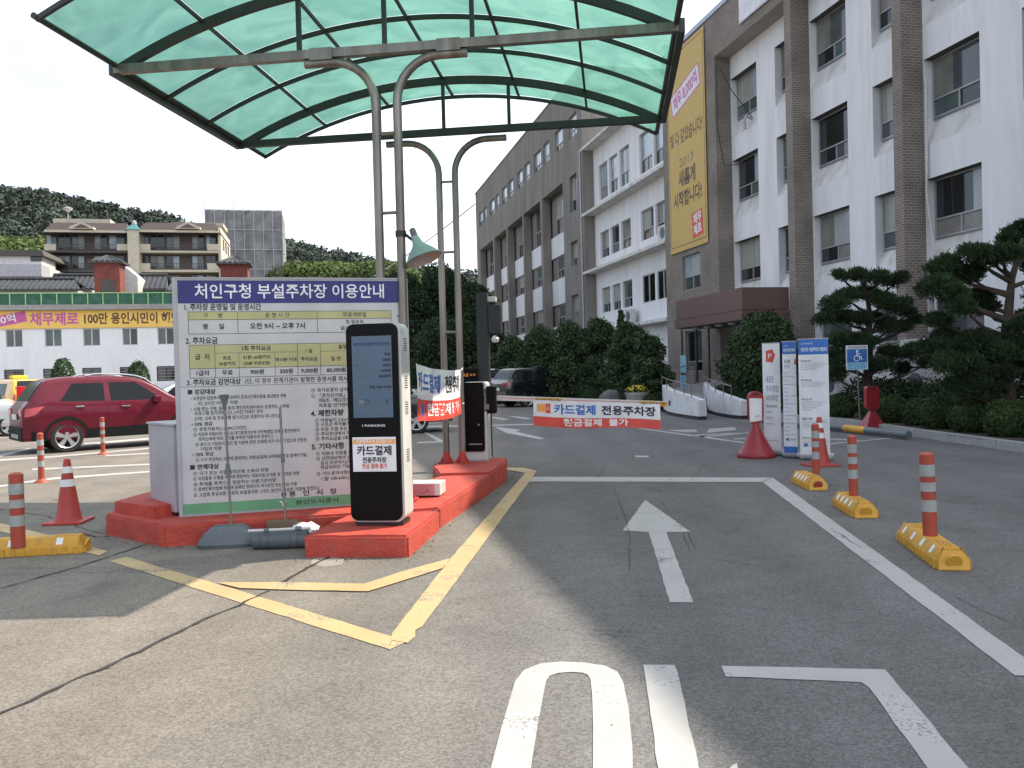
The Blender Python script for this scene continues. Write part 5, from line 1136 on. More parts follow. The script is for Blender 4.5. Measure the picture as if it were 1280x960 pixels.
# paler shrubs at the foot of the hill
pts = []; nr = []
for k in range(300):
    y = 150+20*R_.random(); pxx = R_.choice([-60+150*R_.random(), 340+170*R_.random()]); x = (pxx-640)/FPX*y; r = 2.2+2*R_.random(); n = 200
    base = AY(pxx, 352 if pxx > 200 else 330, y).z; zt = AY(pxx, 328+8*R_.random() if pxx > 200 else 295+22*R_.random(), y).z
    for zz in (zt-r*.9, zt-r*2.4, zt-r*4):
        d = R_.normal(size=(n, 3)); d /= np.linalg.norm(d, axis=1)[:, None]; pts.append(np.array([x, y, zz])+d*r); nr.append(d)
stuff(tag(leaf_obj('hillside_trees', np.vstack(pts), .36, 'forest_light', None, .8, np.vstack(nr), .5, 6), 'lighter green trees at the foot of the hill', 'trees'))

# ================================================================ apartment block
mat('apt_cream', (.50, .45, .35), .8, dirt=(.30, .27, .21), dscale=.3, damt=.6); mat('apt_brown', (.11, .085, .075), .8, dirt=(.07, .055, .05)); mat('roof_brown', (.055, .038, .035), .7, bump=.5, bscale=3); mat('apt_dark', (.07, .065, .06), .8)
mat('brick_red', (.17, .045, .035), .85, var=.25, vscale=1.5, bump=.3, bscale=6); mat('roof_tile', (.028, .030, .034), .55, var=.3, vscale=2); mat('scaffold_net', (.21, .215, .215), .9, var=.3, vscale=.5, dirt=(.09, .09, .09), dscale=.35, damt=.8); mat('teal', (.05, .20, .20), .6)
YA = 105.
def frame(px, Y, name, label, cat, rz=LB, group=None):
    p = AY(px, 470, Y); t = thing(name, label, cat, (p.x, p.y, 0), rz, group); inv = root_mat(t).inverted()
    def loc(x, y, off=0.):
        o = inv @ Vector((0, 0, EYE)); d = inv.to_3x3() @ Vector(ray(x, y)); k = (off-o.y)/d.y; q = o+d*k; return q.x, q.z
    return t, loc
ap, A = frame(165, YA, 'apartment_block', 'brown and cream apartment block with balconies and a cream stair tower below the hill', 'building')
def ibox(px0, py0, px1, py1, y0, y1, m, name, par, A_, off=None):
    x0, z1 = A_(px0, py0, y0 if off is None else off); x1, z0 = A_(px1, py1, y0 if off is None else off); return MB().box(min(x0, x1), max(x0, x1), y0, y1, min(z0, z1), max(z0, z1)).build(name, m, par)
def ibox0(px0, px1, py0, y0, y1, m, name, par, A_):
    x0, z1 = A_(px0, py0, y0); x1, _ = A_(px1, py0, y0); return MB().box(x0, x1, y0, y1, 0, z1).build(name, m, par)
ibox0(56, 272, 290, 1.6, 10, 'apt_brown', 'wall', ap, A)
for (a, b_) in ((55, 160), (173, 273)):
    for fy0, fy1 in ((291, 314), (319, 338), (343, 362)):
        ibox(a, fy1-1, b_, fy1+2, -.0, 1.6, 'apt_dark' if a < 100 else 'apt_cream', 'balcony_slab', ap, A, 0)
        # rail
        rl2 = MB(); x0, zt_ = A(a+16, fy1-9, .05); x1, zb_ = A(b_-15, fy1-1, .05); rl2.box(x0, x1, .0, .06, zt_-.06, zt_); 
        k = 22
        for i in range(k+1): x = x0+(x1-x0)*i/k; rl2.box(x-.025, x+.025, .01, .05, zb_, zt_)
        rl2.build('balcony_rail', 'apt_dark', ap)
        for c0, c1 in ((a, a+15), (b_-14, b_)): ibox(c0, fy1-9, c1, fy1-1, -.02, .12, 'apt_cream', 'balcony_panel', ap, A, 0)
        wx = [a+2, a+17, a+34, a+52, a+62, a+80, b_-3] if a < 100 else [a+2, a+14, a+34, a+53, a+66, a+83, b_-2]
        for i in range(len(wx)-1):
            if i in (3,): continue
            x0, z1 = A(wx[i]+1, fy0+1, 1.5); x1, z0 = A(wx[i+1]-1, fy1-2, 1.5); w_ = (x1-x0)
            wf = MB().box(x0, x1, 1.50, 1.58, z0, z1).build('window', 'reveal', ap)
            for q_ in range(2): MB().box(x0+w_*q_/2+.05, x0+w_*(q_+1)/2-.05, 1.46, 1.49, z0+.06, z1-.06).build('pane', ['glass_dark', 'glass_pale', 'glass_grey', 'glass_blind', 'glass_dark'][(i*3+q_+int(fy0)) % 5], wf)
    # roof
    x0, z0 = A(a, 291, -.2); x1, z1 = A(b_, 280, -.2); xm = (x1-x0)
    MB().add([(x0-.3, -.4, z0), (x1+.3, -.4, z0), (x1+.3, 10, z0), (x0-.3, 10, z0), (x0+.6, 1.6, z1+.4), (x1-.6, 1.6, z1+.4), (x1-.6, 9, z1+.4), (x0+.6, 9, z1+.4)], [(0, 3, 2, 1), (4, 5, 6, 7), (0, 1, 5, 4), (1, 2, 6, 5), (2, 3, 7, 6), (3, 0, 4, 7)]).build('roof', 'roof_brown', ap)
    ibox(a, 287, b_, 291, -.45, .0, 'apt_cream', 'fascia', ap, A, -.45)
    c = a+47 if a < 100 else a+62; x0, zb_ = A(c-15, 286, -.55); x1, zt_ = A(c+15, 279, -.55); xm = (x0+x1)/2
    MB().prismy([(x0, zb_), (x1, zb_), (x1, zb_+.25), (xm, zt_+.15), (x0, zb_+.25)], -.7, 1.5).build('gable', 'apt_cream', ap); MB().prismy([(x0+.5, zb_+.12), (x1-.5, zb_+.12), (xm, zt_-.12)], -.74, -.705).build('gable_vent', 'apt_brown', ap)
ibox(66, 273, 138, 279, 3, 8, 'apt_cream', 'parapet', ap, A, 3); ibox(217, 278, 279, 283, 3, 8, 'apt_cream', 'parapet', ap, A, 3)
x0, zt_ = A(159, 287, -.5); x1, _ = A(173, 287, -.5); MB().box(x0, x1, -.6, 4, 0, zt_).build('stair_tower', 'apt_cream', ap); xm = (x0+x1)/2; MB().add([(x0-.2, -.8, zt_), (x1+.2, -.8, zt_), (x1+.2, 2, zt_), (x0-.2, 2, zt_), (xm, .4, zt_+1.0)], [(0, 3, 2, 1), (0, 1, 4), (1, 2, 4), (2, 3, 4), (3, 0, 4)]).build('tower_roof', 'teal', ap)
MB().lathe([(.3, 0), (.3, .35), (.1, .5)], 10, (xm, .4, zt_+.8)).build('tower_finial', 'galv', ap)
x0, zt_ = A(272, 284, .2); x1, _ = A(284, 284, .2)
sw = MB().box(x0+.02, x0+.35, .1, 11, 0, zt_).build('side_wall', 'apt_cream', ap)
for y in (2.2, 5, 7.8):
    for z in (zt_-2.6, zt_-5.6): MB().box(x0+.36, x0+.40, y, y+1.4, z, z+1.4).build('side_window', 'apt_dark', ap)
mb = MB(); x, z = A(85, 272, 4); mb.lathe([(.05, 0), (.05, .8)], 6, (x, 4, z-.2)).lathe([(.05, .8), (.55, 1.1), (.6, 1.3), (.1, 1.5)], 12, (x, 4, z-.1)); mb.build('satellite_dish', 'galv', ap)
# scaffolded building
sc_, A = frame(305, 150, 'scaffolded_building', 'tall building wrapped in grey scaffold netting with bare poles on top', 'building')
x0, zt_ = A(256, 262, 0); x1, _ = A(352, 262, 0); MB().box(x0+.3, x1-.3, .4, 14, 0, zt_-.5).build('core', 'apt_dark', sc_)
nl = 9; 
for k in range(nl):
    za_, zb_ = zt_*k/nl, zt_*(k+1)/nl; V = []; F_ = []; N = 26
    for i in range(N+1):
        x = x0+(x1-x0)*i/N; 
        for j in range(3): V.append((x, .12*math.sin(i*1.9+k)+(.1 if j == 1 else 0), za_+.05+(zb_-za_-.1)*j/2))
    for i in range(N):
        for j in range(2): F_.append((3*i+j, 3*i+3+j, 3*i+4+j, 3*i+1+j))
    MB().add(V, F_).build('netting_strip', 'scaffold_net', sc_); V = [(x1+.1*math.sin(j*2+k), y*14/8, z) for j, y in enumerate(range(9)) for z in (za_+.05, zb_-.05)]
    MB().add(V, [(2*i, 2*i+2, 2*i+3, 2*i+1) for i in range(8)]).build('netting_strip', 'scaffold_net', sc_)
    MB().box(x0-.1, x1+.1, -.25, -.2, zb_-.06, zb_+.06).build('scaffold_tube', 'galv', sc_)
for i in range(9): x = x0+(x1-x0)*i/8; MB().box(x-.05, x+.05, -.3, -.2, 0, zt_+1.3+.5*(i % 3 == 0)).build('scaffold_pole', 'galv', sc_)
# low tiled houses
def tiled(label, px0, px1, pyr, pye, Y, depth=5, walls='kiosk_white', hip=.1, m='roof_tile', col_=None, group='low houses with dark tiled roofs'):
    t, A_ = frame((px0+px1)/2, Y, 'tiled_house', label, 'house', LB, group); x0, ze = A_(px0, pye, 0); x1, _ = A_(px1, pye, 0); _, zr = A_(px0, pyr, depth/2); w_ = x1-x0; h_ = w_*hip
    MB().box(x0+.3, x1-.3, .4, depth-.4, 0, ze-.02).build('wall', walls, t)
    V = []; F_ = []; N = max(6, int(w_/.42))*2
    for i in range(N+1):
        x = x0+w_*i/N; b_ = .08 if i % 2 else 0; lim = lambda e: max(x0+h_*e, min(x1-h_*e, x))
        for j in range(4):
            e = j/3; V.append((lim(e), depth/2*e, ze+(zr-ze)*(e**.85)+b_*.9))
    for i in range(N):
        for j in range(3): F_.append((4*i+j, 4*i+4+j, 4*i+5+j, 4*i+1+j))
    MB().add(V, F_).build('tiled_roof', m, t)
    MB().add([(x0, depth, ze), (x1, depth, ze), (x1-h_, depth/2, zr), (x0+h_, depth/2, zr)], [(1, 0, 3, 2)]).build('rear_roof', m, t)
    MB().tube([(x0+h_, depth/2, zr+.1), (x1-h_, depth/2, zr+.1)], .16, 8).build('ridge', m, t); MB().box(x0, x1, -.02, .1, ze-.16, ze+.02).build('eaves_board', 'apt_dark', t)
    return t
tiled('low house with a black tarp-like roof at the far left above the hall fence', -60, 100, 350, 362, 72, m='roof_tile'); tiled('long dark tiled house left of the first red brick tower', 50, 118, 345, 361, 76); tiled('dark tiled house with teal shutters between the brick towers', 146, 210, 345, 361, 76, walls='teal'); tiled('small dark tiled house right of the second brick tower', 206, 262, 352, 363, 74, walls='brick_red')
tiled('dark tiled house behind the notice board', 265, 420, 350, 364, 76)
def tower(label, px0, px1, pyt, pyr, Y):
    t, A_ = frame((px0+px1)/2, Y, 'brick_tower', label, 'brick tower', LB, 'red brick stair towers with tiled caps'); x0, z1 = A_(px0, pyt, 0); x1, _ = A_(px1, pyt, 0); d = (x1-x0)
    MB().box(x0, x1, 0, d, 0, z1).build('wall', 'brick_red', t); _, zr = A_(px0, pyr, d/2); o = .35; xm = (x0+x1)/2; V = []; F_ = []; N = 12
    for s_ in range(4):
        for i in range(N+1):
            q_ = i/N; e = -o; cs = [((x0+e), e), ((x1-e), e), ((x1-e), d-e), ((x0+e), d-e)]; a, b_ = cs[s_], cs[(s_+1) % 4]; x = a[0]+(b_[0]-a[0])*q_; y = a[1]+(b_[1]-a[1])*q_; k = len(V); bb = .08*(i % 2)
            V += [(x, y, z1+bb), (xm+(x-xm)*.12, d/2+(y-d/2)*.12, zr+bb)]
            if i < N: F_.append((k, k+2, k+3, k+1))
    MB().add(V, F_).build('tiled_cap', 'roof_tile', t); MB().box(x0-o, x1+o, -o, d+o, z1-.12, z1).build('eaves_board', 'apt_dark', t); MB().box(x0+.25*d, x1-.2*d, -.04, -.002, z1-2.6, z1-1.5).build('blind_window', 'apt_dark', t)
    return t
tower('taller red brick tower with tiled cap in front of the apartment block', 117, 149, 327, 320, 70); tower('red brick tower with tiled cap at the right end of the apartment block', 275, 309, 329, 321, 78)
t, A = frame(165, 74, 'white_gable_house', 'plain white gabled wall beside the taller brick tower', 'house'); x0, z1 = A(150, 328, 0); x1, z0 = A(172, 346, 0); MB().prismy([(x0, 0), (x1, 0), (x1, z0), (x0, z1)], 0, 4).build('wall', 'kiosk_white', t)
t, A = frame(20, 95, 'grey_roofed_house', 'white house with a flat grey roof at the left edge below the hill', 'house'); x0, z1 = A(-90, 330, 0); x1, _ = A(52, 330, 0); MB().box(x0, x1, 0, 9, 0, z1).build('wall', 'kiosk_white', t); _, z2 = A(0, 313, 0); MB().prismy([(x0-.5, z1+.9), (x1+.5, z1+.9), (x1+.2, z2), (x0, z2)], -.6, 9).build('roof', 'apt_dark', t); MB().box(x0, x1, -.02, 5, z1, z1+.9).build('upper_wall', 'kiosk_white', t)
xa, za_ = A(38, 319, -.1); MB().box(xa, xa+1.2, -.1, 0, za_-.7, za_).build('window', 'glass_dark', t)
ibox(-60, 330, 52, 345, -3, -.1, 'galv', 'front_parapet', t, A, -3)

# ================================================================ trees near the offices
def trunk_obj(par, pts, r): MB().tube(pts, r, 10).build('trunk', 'bark', par, smooth=True)
def conifer_mass(label, px, pyt, Y, wpx, seed, name='juniper_tree', m='juniper_leaf', spike=False, group='dark trees in front of the grey block', density=1.):
    top = AY(px, pyt, Y); bx_ = top.x; R0 = wpx/FPX*Y/2*(1.22 if wpx < 64 else 1.); H_ = top.z; t = thing(name, label, 'tree', (bx_, Y, .0), 0, group); q = random.Random(seed); rs = np.random.default_rng(seed)
    trunk_obj(t, [(0, 0, 0), (.05, .03, H_*.4), (0, 0, H_*.8)], [.12, .09, .04])
    P_ = []; N_ = []; n = int(26*density)
    for k in range(n):
        h = .12+.86*(k+.5)/n; prof_ = (1-(h-.35)**2*1.7 if h > .35 else .75+.25*h/.35); prof_ = max(.16, prof_) if not spike else max(.05, 1-h)
        a = k*2.4+q.random(); rr_ = R0*prof_*q.uniform(.35, .72); cr2 = R0*.42*q.uniform(.75, 1.25)*(.6+.4*prof_); c = (rr_*math.cos(a), rr_*math.sin(a), h*H_-cr2*.4)
        p, d = shell_pts(c, (cr2, cr2, cr2*.8), int(520*density), seed*91+k, .5, .25); P_.append(p); N_.append(d)
    P_ = np.vstack(P_); ok = P_[:, 2] > .1; leaf_obj('crown', P_[ok], .06 if Y < 45 else .10, m, t, .55, np.vstack(N_)[ok], .6, seed); return t
J = [(642, 420, 40, 56, 'leftmost rounded dark tree behind the black car'), (676, 408, 37, 60, 'dark rounded tree second from the left in front of the grey block'), (712, 402, 36, 62, 'dark tree in the middle of the row before the grey block'), (750, 398, 35, 62, 'tall dark tree of the row below the rusty drain pipe'), (784, 402, 33, 62, 'dark tree of the row below the white wing'), (812, 418, 31, 50, 'rightmost smaller tree of the row next to the tiled pier')]
for i, (px, py, Y, w_, lab) in enumerate(J): conifer_mass(lab, px, py, Y, w_, 11+i)
conifer_mass('thin upright spire of juniper rising from the row before the white wing', 776, 384, 34.2, 22, 31, spike=True, density=.8)
conifer_mass('large dense round juniper in front of the office entrance', 952, 391, 27.5, 108, 41, group=None, density=1.9)
# big dark broadleaf trees beyond the barrier
for i, (px, py, Y, w_, lab) in enumerate(((508, 338, 58, 90, 'broad dark tree behind the right edge of the notice board'), (552, 330, 62, 110, 'tall dark tree seen between the rear canopy posts'), (596, 352, 55, 70, 'dark tree left of the grey block behind the camera mast'), (465, 345, 60, 80, 'dark tree hidden mostly behind the notice board'), (560, 400, 50, 130, 'low dark tree under the tall ones beyond the barrier'))):
    conifer_mass(lab, px, py, Y, w_, 51+i, 'broadleaf_tree', 'dark_leaf', group='dark trees beyond the barrier', density=1.5)
# low shrubs under the row
def ball(label, loc, r, seed, m='hedge_leaf', group='clipped round bushes behind the kerb', n=2600, sq=.85, name='round_bush', cat='bush'):
    t = thing(name, label, cat, loc, 0, group); p, d = shell_pts((0, 0, r*sq*.72), (r, r, r*sq), n, seed, .82, .1, .12); ok = p[:, 2] > .0
    p = p[ok]*np.array([1, 1, 1]); lump = 1+.06*np.sin(p[:, 0:1]*9+seed)*np.cos(p[:, 1:2]*8); leaf_obj('foliage', p*lump, .03, m, t, .6, d[ok], .7, seed)
    bm = bmesh.new(); bmesh.ops.create_icosphere(bm, subdivisions=3, radius=1); 
    for v in bm.verts: v.co = Vector((v.co.x*r*.86, v.co.y*r*.86, r*sq*.72+v.co.z*r*sq*.86)); 
    for v in bm.verts: v.co.z = max(v.co.z, 0)
    me = bpy.data.meshes.new('inner_growth'); bm.to_mesh(me); bm.free(); me.materials.append(MATS[m]); o = bpy.data.objects.new('inner_growth', me); COL.objects.link(o); o.parent = t
    return t
bs = [(8.75, 19.9, .40, 'clipped bush just right of the banner stands'), (8.62, 18.9, .42, 'clipped bush beside the wheelchair sign pole'), (8.72, 17.85, .38, 'clipped bush right behind the plain red sign stand'), (8.68, 16.9, .44, 'clipped bush below the left hand pine trunk'), (8.78, 15.85, .45, 'clipped bush third from the right edge'), (8.85, 14.75, .46, 'clipped bush second from the right edge'), (9.0, 13.6, .45, 'clipped bush at the right edge of the photograph'), (8.35, 21.2, .42, 'clipped bush behind the right hand banner stand'), (8.0, 22.4, .42, 'clipped bush between the banner stands and the ramp wall')]
for i, (x, y, r, lab) in enumerate(bs): ball(lab, (x, y, .13), r, 100+i)
for i, (px, py, Y, r, lab) in enumerate(((790, 497, 31, .55, 'low bush under the row of trees left of the ramp'), (765, 492, 33, .6, 'second low bush under the row of trees behind the barrier banner'), (740, 493, 34, .55, 'third low bush under the row of trees right of the black car'), (815, 500, 29, .4, 'low bush right of the flower tub'), (905, 500, 28, .6, 'low bush right of the ramp at the foot of the round juniper'), (935, 495, 27, .6, 'low bush below the round juniper behind the red sign stand'))):
    p = AY(px, py, Y); ball(lab, (p.x, Y, 0), r, 130+i, 'dark_leaf', 'low dark bushes under the trees')
# azalea bank behind the clipped bushes
pts = []; nr = []
for k in range(60):
    y = 12.5+11*(k/60)+random.uniform(-.3, .3); x = 9.75+random.uniform(-.25, .9); r = random.uniform(.35, .6); p, d = shell_pts((x, y, .45), (r, r, .5+random.uniform(0, .25)), 600, 200+k, .7, .2); pts.append(p); nr.append(d)
stuff(tag(leaf_obj('azalea_bank', np.vstack(pts), .035, 'dark_leaf', None, .55, np.vstack(nr), .7, 9), 'loose bank of dark azaleas between the clipped bushes and the building', 'shrubs'))
# two topiary domes by the hall
for i, (px, pyt, pyb, w_, lab) in enumerate(((78, 447, 480, 30, 'left hand clipped dome bush against the white hall'), (172, 451, 480, 30, 'right hand clipped dome bush against the white hall'))):
    Y = 50; a = AY(px, pyt, Y); R0 = w_/FPX*Y/2; t = thing('dome_bush', lab, 'bush', (a.x, Y, 0), 0, 'clipped dome bushes by the white hall')
    p, d = shell_pts((0, 0, a.z*.42), (R0, R0, a.z*.58), 3200, 300+i, .85, .1, .08); leaf_obj('foliage', p, .07, 'box_leaf', t, .6, d, .6, i); trunk_obj(t, [(0, 0, 0), (0, 0, a.z*.5)], .08)
# sculpted pines
def sculpt_pine(label, Y, tpx, pads, zb, seed, bx=None):
    base = AY(tpx, 500, Y); t = thing('sculpted_pine', label, 'pine tree', (base.x, Y, zb), 0, 'cloud pruned pines in the planter'); q = random.Random(seed); inv = Vector((base.x, Y, zb))
    P_ = []; N_ = []; br_ = MB(); zs = []; C = []
    for (px, py, r) in pads:
        yo = q.uniform(-.55, .55); c = AY(px, py, Y+yo)-inv; C.append(c); rr_ = r/FPX*Y*1.06
        for k in range(3):
            off = (q.uniform(-.5, .5)*rr_, q.uniform(-.7, .7)*rr_, q.uniform(-.25, .25)*rr_)
            p, d = shell_pts((c.x+off[0], c.y+off[1], c.z+off[2]), (rr_*.80, rr_*.9, rr_*.56), int(500*(r/16)), seed*7+len(P_), .25, .5); P_.append(p); N_.append(d)
    top = max(c.z for c in C); tp = [(0, 0, 0), (q.uniform(-.1, .1), .05, top*.25), (q.uniform(-.15, .15), -.04, top*.5), (q.uniform(-.1, .1), .03, top*.75), (C[0].x*.5, 0, top*.95)]
    br_.tube(tp, [.14, .12, .095, .06, .03], 12)
    for c in C:
        z0 = max(.3, min(top*.9, c.z-.25-.25*abs(c.x))); k = z0/top*4; i = int(min(3, k)); f_ = min(1, k-i); a = Vector(tp[i]).lerp(Vector(tp[i+1]), f_)
        m_ = a.lerp(c, .5)+Vector((q.uniform(-.06, .06), q.uniform(-.06, .06), -.08)); br_.tube([a, m_, c-Vector((0, 0, .06))], [.05, .035, .015], 7)
    br_.build('trunk', 'bark', t, smooth=True)
    # needles: slim upright quads
    pts_ = np.vstack(P_); nn = np.vstack(N_); rs = np.random.default_rng(seed); N = len(pts_); d = nn*.6+rs.normal(size=(N, 3))*.45+np.array([0, 0, .55]); d /= np.linalg.norm(d, axis=1)[:, None]; s_ = np.cross(d, rs.normal(size=(N, 3))); s_ /= np.linalg.norm(s_, axis=1)[:, None]
    L2 = (.055+.05*rs.random(N))[:, None]; w2 = .011
    V = np.stack([pts_-s_*w2, pts_+s_*w2, pts_+d*L2+s_*w2*.4, pts_+d*L2-s_*w2*.4], 1).reshape(-1, 3); V2 = V.copy()
    s2 = np.cross(d, s_); Vb = np.stack([pts_-s2*w2, pts_+s2*w2, pts_+d*L2+s2*w2*.4, pts_+d*L2-s2*w2*.4], 1).reshape(-1, 3)
    quads_obj('crown', np.vstack([V2, Vb]), 'pine_leaf', t); return t
pads1 = [(1075, 343, 13), (1098, 348, 15), (1118, 352, 13), (1052, 345, 9), (1042, 382, 16), (1060, 372, 14), (1083, 370, 15), (1108, 375, 17), (1128, 380, 14), (1032, 398, 13), (1052, 395, 13), (1134, 392, 9), (1075, 402, 14), (1095, 400, 12), (1045, 425, 15), (1068, 425, 14), (1112, 408, 15), (1130, 407, 11), (1148, 400, 9), (1040, 450, 16), (1060, 452, 14), (1118, 445, 15), (1140, 440, 14), (1160, 452, 11), (1100, 458, 14), (1085, 430, 12), (1130, 462, 12), (1045, 470, 15)]
sculpt_pine('left hand cloud pruned pine behind the wheelchair sign', 21.3, 1089, pads1, .13, 61)
pads2 = [(1275, 290, 15), (1262, 300, 15), (1252, 318, 18), (1236, 322, 18), (1218, 318, 15), (1280, 315, 14), (1178, 335, 18), (1195, 345, 20), (1172, 358, 18), (1200, 365, 17), (1215, 345, 14), (1228, 372, 15), (1208, 385, 15), (1296, 300, 16), (1305, 330, 20), (1232, 385, 12), (1175, 400, 13), (1185, 420, 18), (1205, 430, 20), (1228, 428, 18), (1170, 435, 15), (1190, 455, 18), (1215, 460, 20), (1240, 455, 18), (1260, 440, 17), (1285, 430, 20), (1250, 470, 18), (1280, 465, 20), (1300, 400, 20), (1200, 478, 16), (1230, 482, 16), (1268, 410, 12), (1310, 440, 22), (1310, 370, 20)]
sculpt_pine('right hand wide cloud pruned pine at the right edge of the photograph', 15.5, 1266, pads2, .13, 62)
# rocks and flower tub
rk = AY(763, 492, 30.5); t = thing('landscape_rock', 'grey landscape rock left of the flower tub', 'rock', (rk.x, 30.5, 0)); bm = bmesh.new(); bmesh.ops.create_icosphere(bm, subdivisions=4, radius=1)
for v in bm.verts: k = 1+.18*noise.noise(v.co*1.6)+.05*noise.noise(v.co*5); v.co = Vector((v.co.x*.42*k, v.co.y*.35*k, .30+v.co.z*.45*k))
me = bpy.data.meshes.new('stone'); bm.to_mesh(me); bm.free(); me.materials.append(mat('rock', (.10, .10, .10), .9, bump=.5, bscale=12, var=.3)); o = bpy.data.objects.new('stone', me); COL.objects.link(o); o.parent = t
ft = AY(796, 497, 29.5); t = thing('flower_tub', 'stone tub planted with yellow flowers beside the ramp', 'flower tub', (ft.x, 29.5, 0)); MB().lathe([(.30, 0), (.34, .05), (.38, .55), (.42, .6), (.42, .66)], 20).build('tub', 'concrete', t, smooth=40)
p, d = shell_pts((0, 0, .68), (.42, .38, .18), 1400, 5, .4, .4); leaf_obj('foliage', p, .04, 'hedge_leaf', t, .6, d, .7, 5); mat('petal', (.65, .52, .04), .6); p, d = shell_pts((0, 0, .74), (.42, .38, .19), 170, 6, .8, .6); stuff(leaf_obj('flowers', p, .03, 'petal', t, .9, d, .5, 6))

# ================================================================ cars
mat('car_red', (.115, .002, .014), .32, coat=.35, var=.03, spec=.3); mat('car_black', (.008, .009, .011), .22, coat=1., var=.02); mat('car_white', (.60, .61, .62), .3, coat=1., var=.02); mat('car_silver', (.36, .37, .38), .3, metal=.6, coat=1., var=.02); mat('car_yellow', (.80, .40, .02), .3, coat=1., var=.02)
mat('cladding', (.012, .012, .013), .7, spec=.2); mat('tyre', (.018, .018, .018), .85, bump=.3, bscale=60); mat('alloy', (.50, .50, .50), .3, metal=.8); mat('car_glass', (.008, .010, .012), .06, spec=.28, var=.02); mat('tail_red', (.50, .012, .02), .15, coat=1.); mat('chrome', (.6, .6, .6), .15, metal=1.); mat('plate_white', (.65, .66, .64), .5); mat('car_seam', (.004, .004, .004), .8)
def smooth_profile(pts, n=8):
    xs = [p[0] for p in pts]
    def f(x):
        if x <= xs[0]: return pts[0][1]
        for i in range(len(pts)-1):
            if xs[i] <= x <= xs[i+1]:
                t = (x-xs[i])/(xs[i+1]-xs[i]); a, b_ = pts[i][1], pts[i+1][1]; p_ = pts[max(i-1, 0)]; q_ = pts[min(i+2, len(pts)-1)]
                h = xs[i+1]-xs[i]; d = (b_-a)/h; m0 = d if i == 0 else ((a-p_[1])/(xs[i]-p_[0])+d)/2; m1 = d if i == len(pts)-2 else (d+(q_[1]-b_)/(q_[0]-xs[i+1]))/2
                if abs(d) < 1e-6: m0 = m1 = 0
                else: m0 = max(min(m0, 3*abs(d)), -3*abs(d)); m1 = max(min(m1, 3*abs(d)), -3*abs(d))
                return a*(2*t**3-3*t*t+1)+m0*h*(t**3-2*t*t+t)+b_*(-2*t**3+3*t*t)+m1*h*(t**3-t*t)
        return pts[-1][1]
    return f
